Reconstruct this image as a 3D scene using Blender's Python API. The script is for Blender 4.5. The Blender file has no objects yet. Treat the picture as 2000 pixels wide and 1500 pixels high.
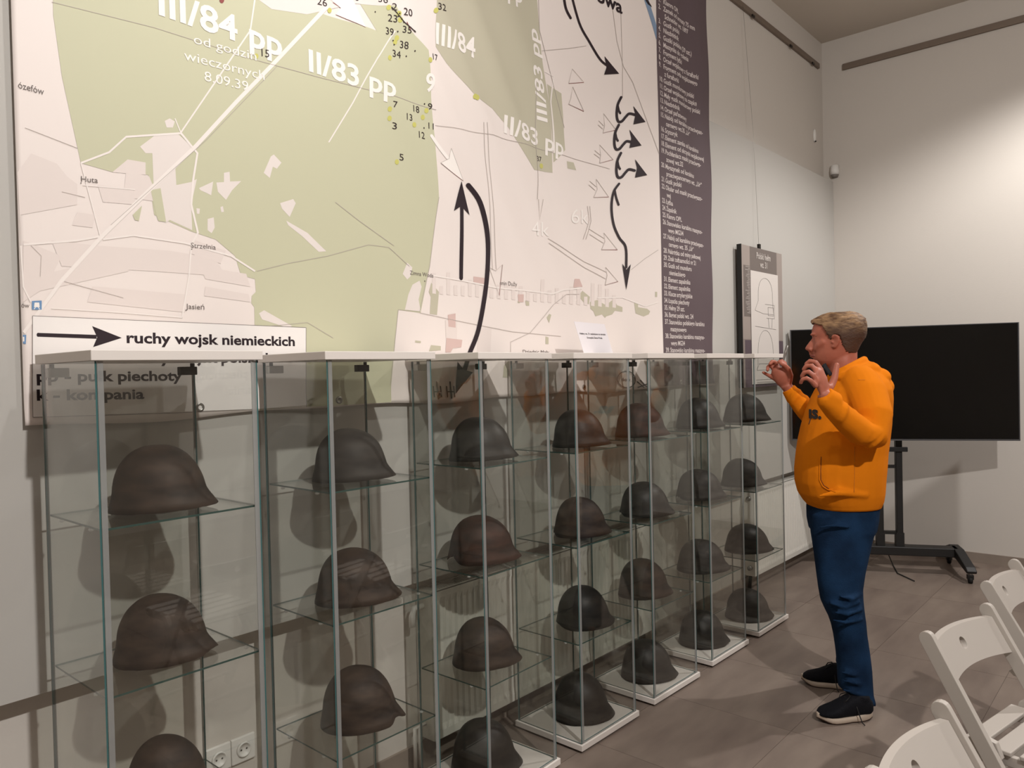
import bpy, bmesh, math, random
import numpy as np
from mathutils import Vector, Matrix, Quaternion
from mathutils.geometry import tessellate_polygon
from mathutils import noise as mnoise
sc = bpy.context.scene
COL = sc.collection
PI = math.pi
# ------------------------------------------------------------------ camera
F = 1494.3
YAW, PIT, ROL, CH = math.radians(41.2822), math.radians(-0.9528), math.radians(-1.3004), 1.5655
FW = Vector((math.cos(YAW)*math.cos(PIT), math.sin(YAW)*math.cos(PIT), math.sin(PIT)))
_r = Vector((math.sin(YAW), -math.cos(YAW), 0)); _u = _r.cross(FW)
RT = _r*math.cos(ROL)+_u*math.sin(ROL)
UP = -_r*math.sin(ROL)+_u*math.cos(ROL)
CAM = Vector((0, 0, CH))
cd = bpy.data.cameras.new('camera'); cam = bpy.data.objects.new('camera', cd); COL.objects.link(cam)
cd.sensor_width = 36; cd.lens = F/2000*36; cd.clip_start = 0.05; cd.clip_end = 60
m = Matrix.Identity(4)
for i in range(3):
    m[i][0] = RT[i]; m[i][1] = UP[i]; m[i][2] = -FW[i]; m[i][3] = CAM[i]
cam.matrix_world = m
sc.camera = cam
# ------------------------------------------------------------------ exposure, world, lights
sc.view_settings.view_transform = 'Standard'; sc.view_settings.look = 'None'
sc.view_settings.gamma = 1; sc.view_settings.use_curve_mapping = False
sc.view_settings.exposure = 0.36
sc.cycles.transparent_max_bounces = 64
sc.cycles.max_bounces = 8; sc.cycles.diffuse_bounces = 4; sc.cycles.glossy_bounces = 4
w = bpy.data.worlds.new('world'); sc.world = w; w.use_nodes = True
w.node_tree.nodes['Background'].inputs[0].default_value = (0.9, 0.82, 0.75, 1)
w.node_tree.nodes['Background'].inputs[1].default_value = 0.02
WARM = (1.0, 0.975, 0.95)
def spot(name, loc, power, size=152, blend=0.12, rad=0.05, aim=None, col=WARM):
    l = bpy.data.lights.new(name, 'SPOT'); l.energy = power; l.color = col
    l.spot_size = math.radians(size); l.spot_blend = blend; l.shadow_soft_size = rad
    o = bpy.data.objects.new(name, l); COL.objects.link(o); o.location = loc
    d = Vector(aim)-Vector(loc) if aim else Vector((0, 0, -1))
    o.rotation_euler = d.to_track_quat('-Z', 'Y').to_euler()
    return o
LAMPS = [  # x, y, z of the ceiling lamps, watts, cone, blend, aimed at, where
    ((1.50, 1.30, 4.12), 80, 108, 1.0, (1.40, 2.0, 1.4), 'close to the map banner'),
    ((0.80, -1.76, 4.18), 450, 158, .12, (1.2, 2.2, 1.3), 'in the middle of the room'),
    ((5.50, -0.10, 4.18), 235, 142, .45, None, 'near the far wall above the television'),
    ((-1.6, -1.80, 4.12), 25, 150, .12, None, 'behind the camera as added fill'),  # extra lamp, added only for general fill light
]
for p, e, s, b_, a_, wh in LAMPS: spot('ceiling_lamp_light', p, e, s, b_, aim=a_)
# ------------------------------------------------------------------ helpers
def ray(u, v): return FW*F+RT*(u-1000)-UP*(v-750)
def onp(u, v, ax, val):            # the point of a real plane (axis = value) that a photo pixel shows
    d = ray(u, v); return CAM+d*((val-CAM[ax])/d[ax])
def srgb(h):
    h = h.lstrip('#'); c = [int(h[i:i+2], 16)/255 for i in (0, 2, 4)]
    return tuple((x/12.92 if x <= .04045 else ((x+.055)/1.055)**2.4) for x in c)+(1,)
def mat(name, col, rough=.6, metal=0., spec=.5, var=0., vscale=8., bump=0., bscale=60., coat=0., col2=None, stretch=None, alpha=None, detail=4):
    m = bpy.data.materials.new(name); m.use_nodes = True; nt = m.node_tree; b = nt.nodes['Principled BSDF']
    c = srgb(col) if isinstance(col, str) else col
    b.inputs['Base Color'].default_value = c; b.inputs['Roughness'].default_value = rough
    b.inputs['Metallic'].default_value = metal; b.inputs['Specular IOR Level'].default_value = spec
    if coat: b.inputs['Coat Weight'].default_value = coat
    tc = nt.nodes.new('ShaderNodeTexCoord'); mp = nt.nodes.new('ShaderNodeMapping')
    nt.links.new(tc.outputs['Object'], mp.inputs[0])
    if stretch: mp.inputs['Scale'].default_value = stretch
    if var or col2:
        n = nt.nodes.new('ShaderNodeTexNoise'); n.inputs['Scale'].default_value = vscale; n.inputs['Detail'].default_value = detail
        nt.links.new(mp.outputs[0], n.inputs[0])
        r = nt.nodes.new('ShaderNodeValToRGB'); nt.links.new(n.outputs['Fac'], r.inputs[0])
        r.color_ramp.elements[0].position = .35; r.color_ramp.elements[1].position = .68
        c2 = srgb(col2) if col2 else tuple(min(1, x*(1+var)) for x in c[:3])+(1,)
        c1 = c if col2 else tuple(x*(1-var) for x in c[:3])+(1,)
        r.color_ramp.elements[0].color = c1; r.color_ramp.elements[1].color = c2
        nt.links.new(r.outputs[0], b.inputs['Base Color'])
    if bump:
        n2 = nt.nodes.new('ShaderNodeTexNoise'); n2.inputs['Scale'].default_value = bscale; n2.inputs['Detail'].default_value = 3
        nt.links.new(mp.outputs[0], n2.inputs[0])
        bp = nt.nodes.new('ShaderNodeBump'); bp.inputs['Strength'].default_value = bump; bp.inputs['Distance'].default_value = .004
        nt.links.new(n2.outputs['Fac'], bp.inputs['Height']); nt.links.new(bp.outputs[0], b.inputs['Normal'])
    return m
def sheet_mat(name, tint, base=.04, rough=0.0, film=0.0, filmcol=(.6, .6, .6, 1)):
    # clear sheet: straight-through light with a tint, mirror part by angle (Schlick), for thin flat panes
    m = bpy.data.materials.new(name); m.use_nodes = True; nt = m.node_tree; N = nt.nodes; L = nt.links
    N.remove(N['Principled BSDF']); out = N['Material Output']
    lw = N.new('ShaderNodeLayerWeight'); lw.inputs['Blend'].default_value = .5
    p = N.new('ShaderNodeMath'); p.operation = 'POWER'; L.new(lw.outputs['Facing'], p.inputs[0]); p.inputs[1].default_value = 5
    q = N.new('ShaderNodeMath'); q.operation = 'MULTIPLY_ADD'; L.new(p.outputs[0], q.inputs[0]); q.inputs[1].default_value = 1-base; q.inputs[2].default_value = base
    t = N.new('ShaderNodeBsdfTransparent'); t.inputs[0].default_value = tint
    g = N.new('ShaderNodeBsdfGlossy'); g.inputs['Roughness'].default_value = rough; g.inputs['Color'].default_value = (1, 1, 1, 1)
    mx = N.new('ShaderNodeMixShader'); L.new(q.outputs[0], mx.inputs[0]); L.new(t.outputs[0], mx.inputs[1]); L.new(g.outputs[0], mx.inputs[2])
    last = mx
    if film:
        d = N.new('ShaderNodeBsdfDiffuse'); d.inputs[0].default_value = filmcol
        m2 = N.new('ShaderNodeMixShader'); m2.inputs[0].default_value = film; L.new(mx.outputs[0], m2.inputs[1]); L.new(d.outputs[0], m2.inputs[2]); last = m2
    L.new(last.outputs[0], out.inputs[0])
    return m
class MB:
    def __init__(s): s.v = []; s.f = []; s.m = []
    def add(s, vs, fs, mi=0):
        o = len(s.v); s.v += [tuple(p) for p in vs]; s.f += [tuple(i+o for i in f) for f in fs]; s.m += [mi]*len(fs); return s
    def box(s, x0, x1, y0, y1, z0, z1, mi=0, M=None):
        vs = [Vector((x, y, z)) for x in (x0, x1) for y in (y0, y1) for z in (z0, z1)]
        if M: vs = [M @ p for p in vs]
        return s.add(vs, [(0, 1, 3, 2), (4, 6, 7, 5), (0, 4, 5, 1), (2, 3, 7, 6), (0, 2, 6, 4), (1, 5, 7, 3)], mi)
    def rings(s, rs, mi=0, cap=True, closed=True):
        n = len(rs[0]); fs = []
        for i in range(len(rs)-1):
            for j in range(n if closed else n-1):
                k = (j+1) % n; fs.append((i*n+j, i*n+k, (i+1)*n+k, (i+1)*n+j))
        if cap: fs += [tuple(range(n))[::-1], tuple((len(rs)-1)*n+j for j in range(n))]
        return s.add([p for r in rs for p in r], fs, mi)
    def tube(s, pts, rad, n=10, mi=0, flat=1.0, cap=True, side=None, ball=False):
        pts = [Vector(p) for p in pts]; N = len(pts)
        rad = list(rad) if hasattr(rad, '__len__') else [rad]*N
        if ball:   # rounded ends
            for e in (0, 1):
                a, b = (pts[0], pts[1]) if e == 0 else (pts[-1], pts[-2]); r = rad[0] if e == 0 else rad[-1]; d = (a-b).normalized()
                ex = [(a+d*r*.5, r*.87), (a+d*r*.87, r*.5), (a+d*r*.99, r*.12)]
                if e == 0: pts = [p for p, _ in ex[::-1]]+pts; rad = [q for _, q in ex[::-1]]+rad
                else: pts = pts+[p for p, _ in ex]; rad = rad+[q for _, q in ex]
        N = len(pts); rs = []; up = Vector(side) if side else None
        for i, p in enumerate(pts):
            t = (pts[min(i+1, N-1)]-pts[max(i-1, 0)]).normalized()
            if up is None: up = Vector((0, 0, 1)) if abs(t.z) < .9 else Vector((1, 0, 0))
            a = (up-t*up.dot(t)).normalized(); b = t.cross(a); up = a
            rs.append([p+a*math.cos(k*2*PI/n)*rad[i]+b*math.sin(k*2*PI/n)*rad[i]*flat for k in range(n)])
        return s.rings(rs, mi, cap)
    def ball(s, c, rx, ry=None, rz=None, M=None, n=14, mi=0):
        ry = ry or rx; rz = rz or rx; c = Vector(c); rs = []
        for i in range(1, n//2+1):
            ph = PI*i/(n//2+1); rs.append([Vector((rx*math.sin(ph)*math.cos(k*2*PI/n), ry*math.sin(ph)*math.sin(k*2*PI/n), rz*math.cos(ph))) for k in range(n)])
        rs = [[c+((M @ p) if M else p) for p in r] for r in rs]
        return s.rings(rs, mi)
    def prism(s, pts2, f0, f1, mi=0):  # outline extruded between two placing functions
        n = len(pts2); a = [f0(*p) for p in pts2]; b = [f1(*p) for p in pts2]
        tri = tessellate_polygon([[Vector((p[0], p[1], 0)) for p in pts2]])
        fs = [tuple(t) for t in tri]+[tuple(i+n for i in reversed(t)) for t in tri]+[(i, (i+1) % n, (i+1) % n+n, i+n) for i in range(n)]
        return s.add(a+b, fs, mi)
    def mesh(s, name, mats, smooth=False, fix=True):
        me = bpy.data.meshes.new(name); me.from_pydata(s.v, [], s.f)
        for k in (mats if isinstance(mats, (list, tuple)) else [mats]): me.materials.append(k)
        me.polygons.foreach_set('material_index', s.m)
        if fix:
            bm = bmesh.new(); bm.from_mesh(me); bmesh.ops.recalc_face_normals(bm, faces=bm.faces); bm.to_mesh(me); bm.free()
        if smooth: me.polygons.foreach_set('use_smooth', [True]*len(me.polygons))
        me.update(); return me
    def build(s, name, mats, parent=None, smooth=False, loc=None, fix=True, bevel=0, **kw):
        return put(name, s.mesh(name, mats, smooth, fix), parent, loc, bevel, **kw)
def put(name, me, parent=None, loc=None, bevel=0, **kw):
    o = bpy.data.objects.new(name, me); COL.objects.link(o)
    if loc is not None: o.location = loc
    if parent: o.parent = parent
    if bevel:
        b = o.modifiers.new('bevel', 'BEVEL'); b.width = bevel; b.segments = 2; b.limit_method = 'ANGLE'
        b.harden_normals = False
    for k, v in kw.items(): o[k] = v
    return o
def thing(name, label, cat, loc=(0, 0, 0), rz=0, group=None):
    o = bpy.data.objects.new(name, None); COL.objects.link(o); o.location = loc; o.rotation_euler = (0, 0, rz); o.empty_display_size = .1
    o['label'] = label; o['category'] = cat
    if group: o['group'] = group
    return o
def tag(o, label, cat, group=None):
    o['label'] = label; o['category'] = cat
    if group: o['group'] = group
    return o
def struct(o): o['kind'] = 'structure'; return o
def smooth_by_angle(o, ang=40):
    me = o.data; me.polygons.foreach_set('use_smooth', [True]*len(me.polygons))
    bm = bmesh.new(); bm.from_mesh(me)
    for e in bm.edges:
        if len(e.link_faces) == 2 and e.calc_face_angle(0) > math.radians(ang): e.smooth = False
    bm.to_mesh(me); bm.free()
def remeshed(mb, vox, smooth_it=4, smooth_f=.5):
    me = mb.mesh('tmp', [])
    o = bpy.data.objects.new('tmp', me); COL.objects.link(o)
    r = o.modifiers.new('r', 'REMESH'); r.mode = 'VOXEL'; r.voxel_size = vox; r.adaptivity = 0
    if smooth_it:
        s = o.modifiers.new('s', 'SMOOTH'); s.iterations = smooth_it; s.factor = smooth_f
    bpy.context.view_layer.update()
    dg = bpy.context.evaluated_depsgraph_get(); out = bpy.data.meshes.new_from_object(o.evaluated_get(dg))
    bpy.data.objects.remove(o); bpy.data.meshes.remove(me)
    out.polygons.foreach_set('use_smooth', [True]*len(out.polygons))
    return out
# ------------------------------------------------------------------ materials
M = {}
M['wall'] = mat('wall_paint', '#cbc4bc', .85, spec=.2, bump=.08, bscale=90)
M['ceil'] = mat('ceiling_paint', '#cfc7bd', .9, spec=.15, bump=.05, bscale=70)
M['board'] = mat('white_board', '#b9b5af', .8, spec=.25, bump=.04, bscale=60)
M['base'] = mat('baseboard_tile', '#8a7d72', .5, var=.08, vscale=6)
M['rail'] = mat('gallery_rail', '#7d6f63', .55, metal=.3)
M['steel'] = mat('brushed_steel', '#9a9894', .35, metal=.9)
M['darkmetal'] = mat('dark_metal', '#2b2724', .45, metal=.6)
M['rad'] = mat('radiator_enamel', '#d9d5cd', .42, spec=.4)
M['raddark'] = mat('radiator_gap', '#55504a', .7)
M['plastic'] = mat('white_plastic', '#e2dfda', .4)
M['lam'] = mat('white_laminate', '#ded6cf', .45, spec=.4, bump=.02, bscale=200)
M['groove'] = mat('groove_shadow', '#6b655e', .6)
M['glass'] = sheet_mat('cabinet_glass', (.955, .960, .950, 1), .04)
M['edge'] = mat('glass_edge_green', '#3c6464', .22, spec=.6)
M['shelf_edge'] = mat('shelf_edge_green', '#35504b', .22, spec=.6)
M['seal'] = sheet_mat('edge_seal_plastic', (.78, .79, .78, 1), .06, .15, film=.42, filmcol=(.42, .42, .41, 1))
M['seal_back'] = mat('grey_seal', '#85807a', .5)
M['clip'] = sheet_mat('clear_clip', (.9, .9, .9, 1), .1, .1, film=.4, filmcol=(.75, .75, .73, 1))
M['chair'] = mat('white_lacquered_beech', '#b3aba3', .42, spec=.4)
M['black'] = mat('black_powder_coat', '#141211', .5)
M['rubber'] = mat('black_rubber', '#0f0e0e', .7)
M['screen'] = mat('tv_screen', '#060606', .09, spec=.55)
M['bezel'] = mat('tv_bezel', '#2a2a2c', .3, metal=.4)
M['bezelb'] = mat('tv_bottom_bezel', '#6a6a6c', .3, metal=.6)
def helmet_mat(name, c1, c2, rough=.62):
    m = mat(name, c1, rough, metal=.25, spec=.4, col2=c2, vscale=11, bump=.22, bscale=16, detail=8, stretch=(1, 1, 2.6)); return m
HM = [helmet_mat('rusted_steel_brown', '#2a211c', '#4a3b31'), helmet_mat('rusted_steel_dark', '#1f1c1a', '#35302b', .5),
      helmet_mat('rusted_steel_grey', '#2b2623', '#443e39'), helmet_mat('rusted_steel_reddish', '#2b1e18', '#4a3026')]
# ------------------------------------------------------------------ room
XF, YW, YB, ZC = 6.80, 2.33, 2.25, 4.33
X0, Y0 = -3.2, -4.4
def slab(name, x0, x1, y0, y1, z0, z1, m, parent=None): return MB().box(x0, x1, y0, y1, z0, z1).build(name, m, parent)
struct(slab('wall_left', X0-.2, XF+.2, YW, YW+.2, -.1, ZC, M['wall']))
struct(slab('wall_far', XF, XF+.2, Y0-.2, YW, -.1, ZC, M['wall']))
struct(slab('wall_right', X0-.2, XF+.2, Y0-.2, Y0, -.1, ZC, M['wall']))
struct(slab('wall_back', X0-.2, X0, Y0, YW, -.1, ZC, M['wall']))
struct(slab('ceiling', X0-.2, XF+.2, Y0-.2, YW+.2, ZC, ZC+.2, M['ceil']))
b = MB().box(X0, XF-.001, YB, YW-.001, .75, 3.128).build('trim_1', M['board']); struct(b)
struct(MB().box(XF-.012, XF, Y0, YW, 0, .079).build('baseboard_far', M['base']))
struct(MB().box(X0, XF-.012, YW-.012, YW, 0, .079).build('baseboard_left', M['base']))
# floor: a screed slab carrying 60 x 60 cm tiles
def floor_mat():
    m = mat('floor_tile', '#7a6b60', .48, spec=.4, bump=.06, bscale=40)
    nt = m.node_tree; N = nt.nodes; L = nt.links; bs = N['Principled BSDF']
    tc = N.new('ShaderNodeTexCoord'); mp = N.new('ShaderNodeMapping'); L.new(tc.outputs['Generated'], mp.inputs[0])
    geo = N.new('ShaderNodeNewGeometry'); mp2 = N.new('ShaderNodeMapping'); L.new(geo.outputs['Position'], mp2.inputs[0]); mp2.inputs['Scale'].default_value = (1.0, 3.5, 1)
    oi = N.new('ShaderNodeObjectInfo')
    n = N.new('ShaderNodeTexNoise'); n.noise_dimensions = '4D'; n.inputs['Scale'].default_value = 2.2; n.inputs['Detail'].default_value = 5; L.new(mp2.outputs[0], n.inputs['Vector'])
    ml = N.new('ShaderNodeMath'); ml.operation = 'MULTIPLY'; L.new(oi.outputs['Random'], ml.inputs[0]); ml.inputs[1].default_value = 9; L.new(ml.outputs[0], n.inputs['W'])
    r = N.new('ShaderNodeValToRGB'); L.new(n.outputs['Fac'], r.inputs[0]); r.color_ramp.elements[0].position = .3; r.color_ramp.elements[1].position = .72
    r.color_ramp.elements[0].color = srgb('#6c5e56'); r.color_ramp.elements[1].color = srgb('#86786d')
    L.new(r.outputs[0], bs.inputs['Base Color'])
    return m
M['tile'] = floor_mat(); M['grout'] = mat('floor_grout', '#6a5d54', .8)
fl = struct(slab('floor', X0, XF, Y0, YW, -.12, -.002, M['grout']))
g = .0011
tb = MB(); T = .603
tb.box(0, T-2*g, 0, T-2*g, -.008, 0)
tile_me = tb.mesh('tile', M['tile'])
xs = 4.41-T*12; ys = 1.27-T*9; k = 0
for i in range(18):
    for j in range(12):
        x = xs+i*T+(0 if True else 0); y = ys+j*T
        if x < X0 or y < Y0-T: continue
        w_, h_ = min(T, XF-x), min(T, YW-y)
        if w_ <= .02 or h_ <= .02: continue
        if w_ < T-.001 or h_ < T-.001 : me = MB().box(0, w_-2*g, 0, h_-2*g, -.008, 0).mesh('tile', M['tile'])
        else: me = tile_me
        put('tile', me, fl, (x+g, y+g, 0))
# ------------------------------------------------------------------ lamps (the light sources hang here)
for i, (p, e, s, b_, a_, place) in enumerate(LAMPS):
    t = thing('ceiling_lamp', 'round white ceiling lamp on a short rod, hung '+place, 'lamp', (p[0], p[1], 0), group='ceiling lamps')
    MB().tube([(0, 0, ZC), (0, 0, p[2]+.06)], .008, 8).build('rod', M['plastic'], t, True)
    n = 24; rs = []
    for r_, z_ in ((.02, .075), (.09, .07), (.11, .05), (.115, -.005+.02), (.105, .02), (.10, .045), (.02, .055)):
        rs.append([(r_*math.cos(a*2*PI/n), r_*math.sin(a*2*PI/n), p[2]+z_) for a in range(n)])
    MB().rings(rs).build('lamp_shade', M['plastic'], t, True)
# ------------------------------------------------------------------ gallery rails, wire, poster, small fittings
t = thing('picture_rail', 'long grey-brown hanging rail high on the wall above the map banner', 'rail', (0, YW, 4.1), group=None)
MB().box(-3.1, 6.69, -.022, -.001, -.02, .022).build('rail_bar', M['rail'], t, bevel=.003)
for px in (1470, 1544, 1587):
    x = onp(px, (px-1420)*.715+8, 1, YW-.02).x
    MB().box(x-.02, x+.02, -.03, -.021, -.034, -.018).build('rail_hook', M['darkmetal'], t)
t = thing('picture_rail', 'long grey-brown hanging rail high on the far wall above the television', 'rail', (XF, 0, 4.075))
MB().box(-.022, -.001, -4.2, 2.153, -.025, .025).build('rail_bar', M['rail'], t, bevel=.003)
wx = onp(1486, 478, 1, 2.2).x
t = thing('hanging_wire', 'thin clear wire from the ceiling rail down to the helmet poster', 'wire', (wx, YW-.03, 2.39))
MB().tube([(0, 0, 1.7), (0, -.06, .78), (0, -.085, .02)], .0009, 6).build('wire', M['steel'], t, True)
MB().box(-.012, .012, -.095, -.078, -.02, .02).build('wire_grip', M['darkmetal'], t)
t = thing('motion_sensor', 'small white motion sensor in the far corner', 'sensor', (XF, 2.232, 3.21))
n = 12; rs = []
for z_, r_ in ((.055, .022), (.05, .032), (.0, .036), (-.028, .034)):
    rs.append([(-.012-r_*1.1*math.sin(a*PI/(n-1)), r_*math.cos(a*PI/(n-1)), z_) for a in range(n)]+[(0, -r_*.9, z_), (0, r_*.9, z_)])
MB().rings(rs).build('sensor_housing', M['plastic'], t, True)
rs = [[(-.012-r_*1.1*math.sin(a*PI/(n-1)), r_*math.cos(a*PI/(n-1)), z_) for a in range(n)]+[(0, -r_*.9, z_), (0, r_*.9, z_)] for z_, r_ in ((-.029, .034), (-.05, .024))]
MB().rings(rs).build('sensor_lens', mat('grey_lens', '#77706a', .4), t, True)
p = onp(1590, 265, 1, YW)
t = thing('wall_button', 'small white oval fitting high on the wall near the corner', 'fitting', (p.x, YW, p.z))
MB().ball((0, -.004, 0), .022, .012, .055).build('oval_cover', M['plastic'], t, True)
MB().ball((0, -.012, -.05), .008, .008, .006).build('dark_tip', M['darkmetal'], t, True)
def socket(label, P, axis, w, h, n):
    t = thing('wall_socket', label, 'socket', P, 0 if axis == 'y' else -PI/2)
    for k in range(n):
        o = k*w if axis == 'y' else 0; z = 0 if axis == 'y' else -k*h
        MB().box(o-w/2+.001, o+w/2-.001, -.012, 0, z-h/2+.001, z+h/2-.001).build('socket_plate', M['plastic'], t, bevel=.003)
        rs = [[(o+r_*math.cos(a*PI/10), y_, z+r_*math.sin(a*PI/10)) for a in range(20)] for r_, y_ in ((.026, -.0125), (.024, -.0185), (.020, -.0185), (.019, -.0135))]
        MB().rings(rs).build('socket_ring', M['plastic'], t, True)
        for s in (-1, 1): MB().tube([(o+s*.0095, -.0128, z), (o+s*.0095, -.0145, z)], .003, 8).build('socket_hole', M['darkmetal'], t)
    return t
p = onp(428, 1483, 1, YW-.012); socket('white double wall socket behind the first glass cabinet', (p.x, YW, p.z), 'y', .085, .085, 2)
p = onp(1712, 992, 0, XF); socket('white double wall socket behind the television stand', (XF, p.y, p.z), 'x', .085, .085, 2)
# ------------------------------------------------------------------ map banner
BX0, BX1, BZ0, BZ1 = .648, 4.485, 1.452, 4.05
def sstep(a, b, x):
    t = min(1, max(0, (x-a)/(b-a))); return t*t*(3-2*t)
def fold(x, z):
    y = 2.236
    # folds fanning from the upper left down to the right
    for (c, ang, wd, amp) in ((1.75, 1.05, .085, .013), (1.98, 1.02, .07, .011), (2.22, .98, .075, .012), (2.5, .95, .09, .008), (1.45, 1.1, .08, .006)):
        d = (x-c)-(3.3-z)*ang*.62
        y -= 1.5*amp*math.exp(-(d/wd)**2)*sstep(1.75, 2.8, z)
    y += .004*math.sin(x*3.1+z*.7)*sstep(1.4, 2.2, z)
    # ripples along the right side
    e = sstep(3.75, 4.1, x)
    y += e*.006*math.sin((x-3.9)*19+z*2.4)*(.4+.6*sstep(1.6, 3.4, z))+e*.004*math.sin(z*9+x*4)
    y -= .007*sstep(1.52, 1.452, z)*(1+math.sin(x*4.3))*.5
    return y
def bcoord(u, v): p = onp(u, v, 1, 2.236); return p.x, p.z
BM = {k: mat('print_'+k, c, .55, spec=.25) for k, c in dict(paper='#e6dbd5', field='#dfd3cd', field2='#e1d7d1', forest='#c3c1a5', forest2='#bdb7a2', rose='#cfb4ad', road='#eae1db', line='#b3a8a1', white='#efe8e2', ink='#2c2126', grey='#6f6662', list='#5f5155', listtext='#cfc4c0', dot='#c3bf6c', red='#8d4b49', blue='#7f93ad', sign='#6d8fb5', legend='#e9e3df', black2='#3a302f').items()}
nx, nz = 290, 150
mb = MB(); vs = []; fs = []
for i in range(nx+1):
    for j in range(nz+1):
        x = BX0+(BX1-BX0)*i/nx; z = BZ0+(BZ1-BZ0)*j/nz
        zz = z+(.006*math.sin(x*5)+.004*math.sin(x*11) if j == 0 else 0); vs.append((x, fold(x, z), zz))
for i in range(nx):
    for j in range(nz):
        a = i*(nz+1)+j; fs.append((a, a+nz+1, a+nz+2, a+1))
banner = thing('map_banner', 'large printed battle map banner with dark numbered list, hung on the left wall', 'banner', (BX0, 2.236, BZ0))
def bbuild(mb, name, m, smooth=True, **kw):
    mb.v = [(x-BX0, y-2.236, z-BZ0) for x, y, z in mb.v]
    return mb.build(name, m, banner, smooth, fix=False, **kw)
mb.add(vs, fs); cloth = bbuild(mb, 'banner_cloth', BM['paper'])
s_ = cloth.modifiers.new('thick', 'SOLIDIFY'); s_.thickness = .0012; s_.offset = -1
class Print:
    def __init__(s, name, m, layer): s.name = name; s.m = m; s.d = .00016*layer; s.bm = bmesh.new()
    def poly(s, pts, px=True):
        q = [bcoord(*p) if px else p for p in pts]
        q = [(min(max(x, BX0+.002), BX1-.002), min(max(z, BZ0+.008), BZ1-.002)) for x, z in q]
        s.k = getattr(s, 'k', 0)+1
        vv = [s.bm.verts.new((x, -5e-6*s.k, z)) for x, z in q]
        for t in tessellate_polygon([[Vector((x, z, 0)) for x, z in q]]):
            try: s.bm.faces.new([vv[i] for i in t])
            except ValueError: pass
        return s
    def line(s, pts, w, dashed=None):
        w = w if hasattr(w, '__len__') else [w]*len(pts)
        L_, R_ = [], []
        for i, p in enumerate(pts):
            a = Vector(pts[max(i-1, 0)]); b = Vector(pts[min(i+1, len(pts)-1)]); t = (b-a).normalized(); n = Vector((-t.y, t.x))*w[i]/2
            L_.append((p[0]+n.x, p[1]+n.y)); R_.append((p[0]-n.x, p[1]-n.y))
        for i in range(len(pts)-1): s.poly([L_[i], L_[i+1], R_[i+1], R_[i]])
        return s
    def curve(s, pts, w, n=6, caps=True):   # Catmull-Rom through the points
        q = [Vector(p) for p in pts]; o = []
        for i in range(len(q)-1):
            a, b, c, d = q[max(i-1, 0)], q[i], q[i+1], q[min(i+2, len(q)-1)]
            for k in range(n):
                t = k/n; o.append(tuple(.5*((2*b)+(c-a)*t+(2*a-5*b+4*c-d)*t*t+(3*b-a-3*c+d)*t**3)))
        o.append(tuple(q[-1])); s.line(o, w)
        if caps:
            for c in (o[0], o[-1]): s.poly([(c[0]+w/2*math.cos(a*PI/5), c[1]+w/2*math.sin(a*PI/5)) for a in range(10)])
        return s
    def dot(s, u, v, r): return s.poly([(u+r*.78*math.cos(a*PI/7), v+r*math.sin(a*PI/7)) for a in range(14)])
    def mesh_add(s, vs, fs):
        vv = [s.bm.verts.new(v) for v in vs]
        for f in fs:
            try: s.bm.faces.new([vv[i] for i in f])
            except ValueError: pass
    def finish(s, cut=.015):
        bm = s.bm
        if cut:
            xa, xb = min(v.co.x for v in bm.verts), max(v.co.x for v in bm.verts); za, zb2_ = min(v.co.z for v in bm.verts), max(v.co.z for v in bm.verts)
            for ax, lo, hi, org, st_ in ((0, xa, xb, BX0, cut), (2, za, zb2_, BZ0, cut*1.5)):
                k_ = math.floor((lo-org)/st_)+1
                while org+k_*st_ < hi:
                    co = [0, 0, 0]; no = [0, 0, 0]; co[ax] = org+k_*st_; no[ax] = 1
                    near = [f for f in bm.faces if min(v.co[ax] for v in f.verts) < co[ax] < max(v.co[ax] for v in f.verts)]
                    if near:
                        es = {e for f in near for e in f.edges}; vs2 = {v for f in near for v in f.verts}
                        bmesh.ops.bisect_plane(bm, geom=list(vs2)+list(es)+near, plane_co=co, plane_no=no)
                    k_ += 1
        for v in bm.verts:
            x, z = v.co.x, v.co.z
            v.co = (x-BX0, fold(x, z)-s.d-.0006-2.236+v.co.y, z-BZ0)
        for f in bm.faces:
            if f.normal.y > 0: f.normal_flip()
        bmesh.ops.recalc_face_normals(bm, faces=[])
        me = bpy.data.meshes.new(s.name); bm.to_mesh(me); bm.free(); me.materials.append(s.m)
        me.polygons.foreach_set('use_smooth', [True]*len(me.polygons))
        return put(s.name, me, banner, kind='stuff')
FONT = None
_txt = {}
def text_mesh(t, bold):
    key = (t, bold)
    if key in _txt: return _txt[key]
    c = bpy.data.curves.new('t', 'FONT'); c.body = t; c.size = 1; c.resolution_u = 3; c.offset = bold
    if FONT: c.font = FONT
    o = bpy.data.objects.new('t', c); COL.objects.link(o)
    bpy.context.view_layer.update()
    me = bpy.data.meshes.new_from_object(o.evaluated_get(bpy.context.evaluated_depsgraph_get()))
    vs = [v.co.copy() for v in me.vertices]; fs = [tuple(p.vertices) for p in me.polygons]
    bpy.data.objects.remove(o); bpy.data.curves.remove(c); bpy.data.meshes.remove(me)
    w = max([v.x for v in vs] or [1])
    _txt[key] = (vs, fs, w); return _txt[key]
CAP = .727 if FONT else .70
def btext(P, t, a, b, cap, bold=.0, sx=None, slant=False):
    vs, fs, w = text_mesh(t, bold); x0, z0 = bcoord(*a)
    _, zc = bcoord(a[0], a[1]-cap); sy = (zc-z0)/CAP
    if b is not None:
        x1, z1 = bcoord(*b); sx = (x1-x0)/w; sl = (z1-z0)/w
    else: sl = 0
    P.mesh_add([(x0+v.x*sx, 0, z0+v.y*sy+v.x*sl) for v in vs], fs)
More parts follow.
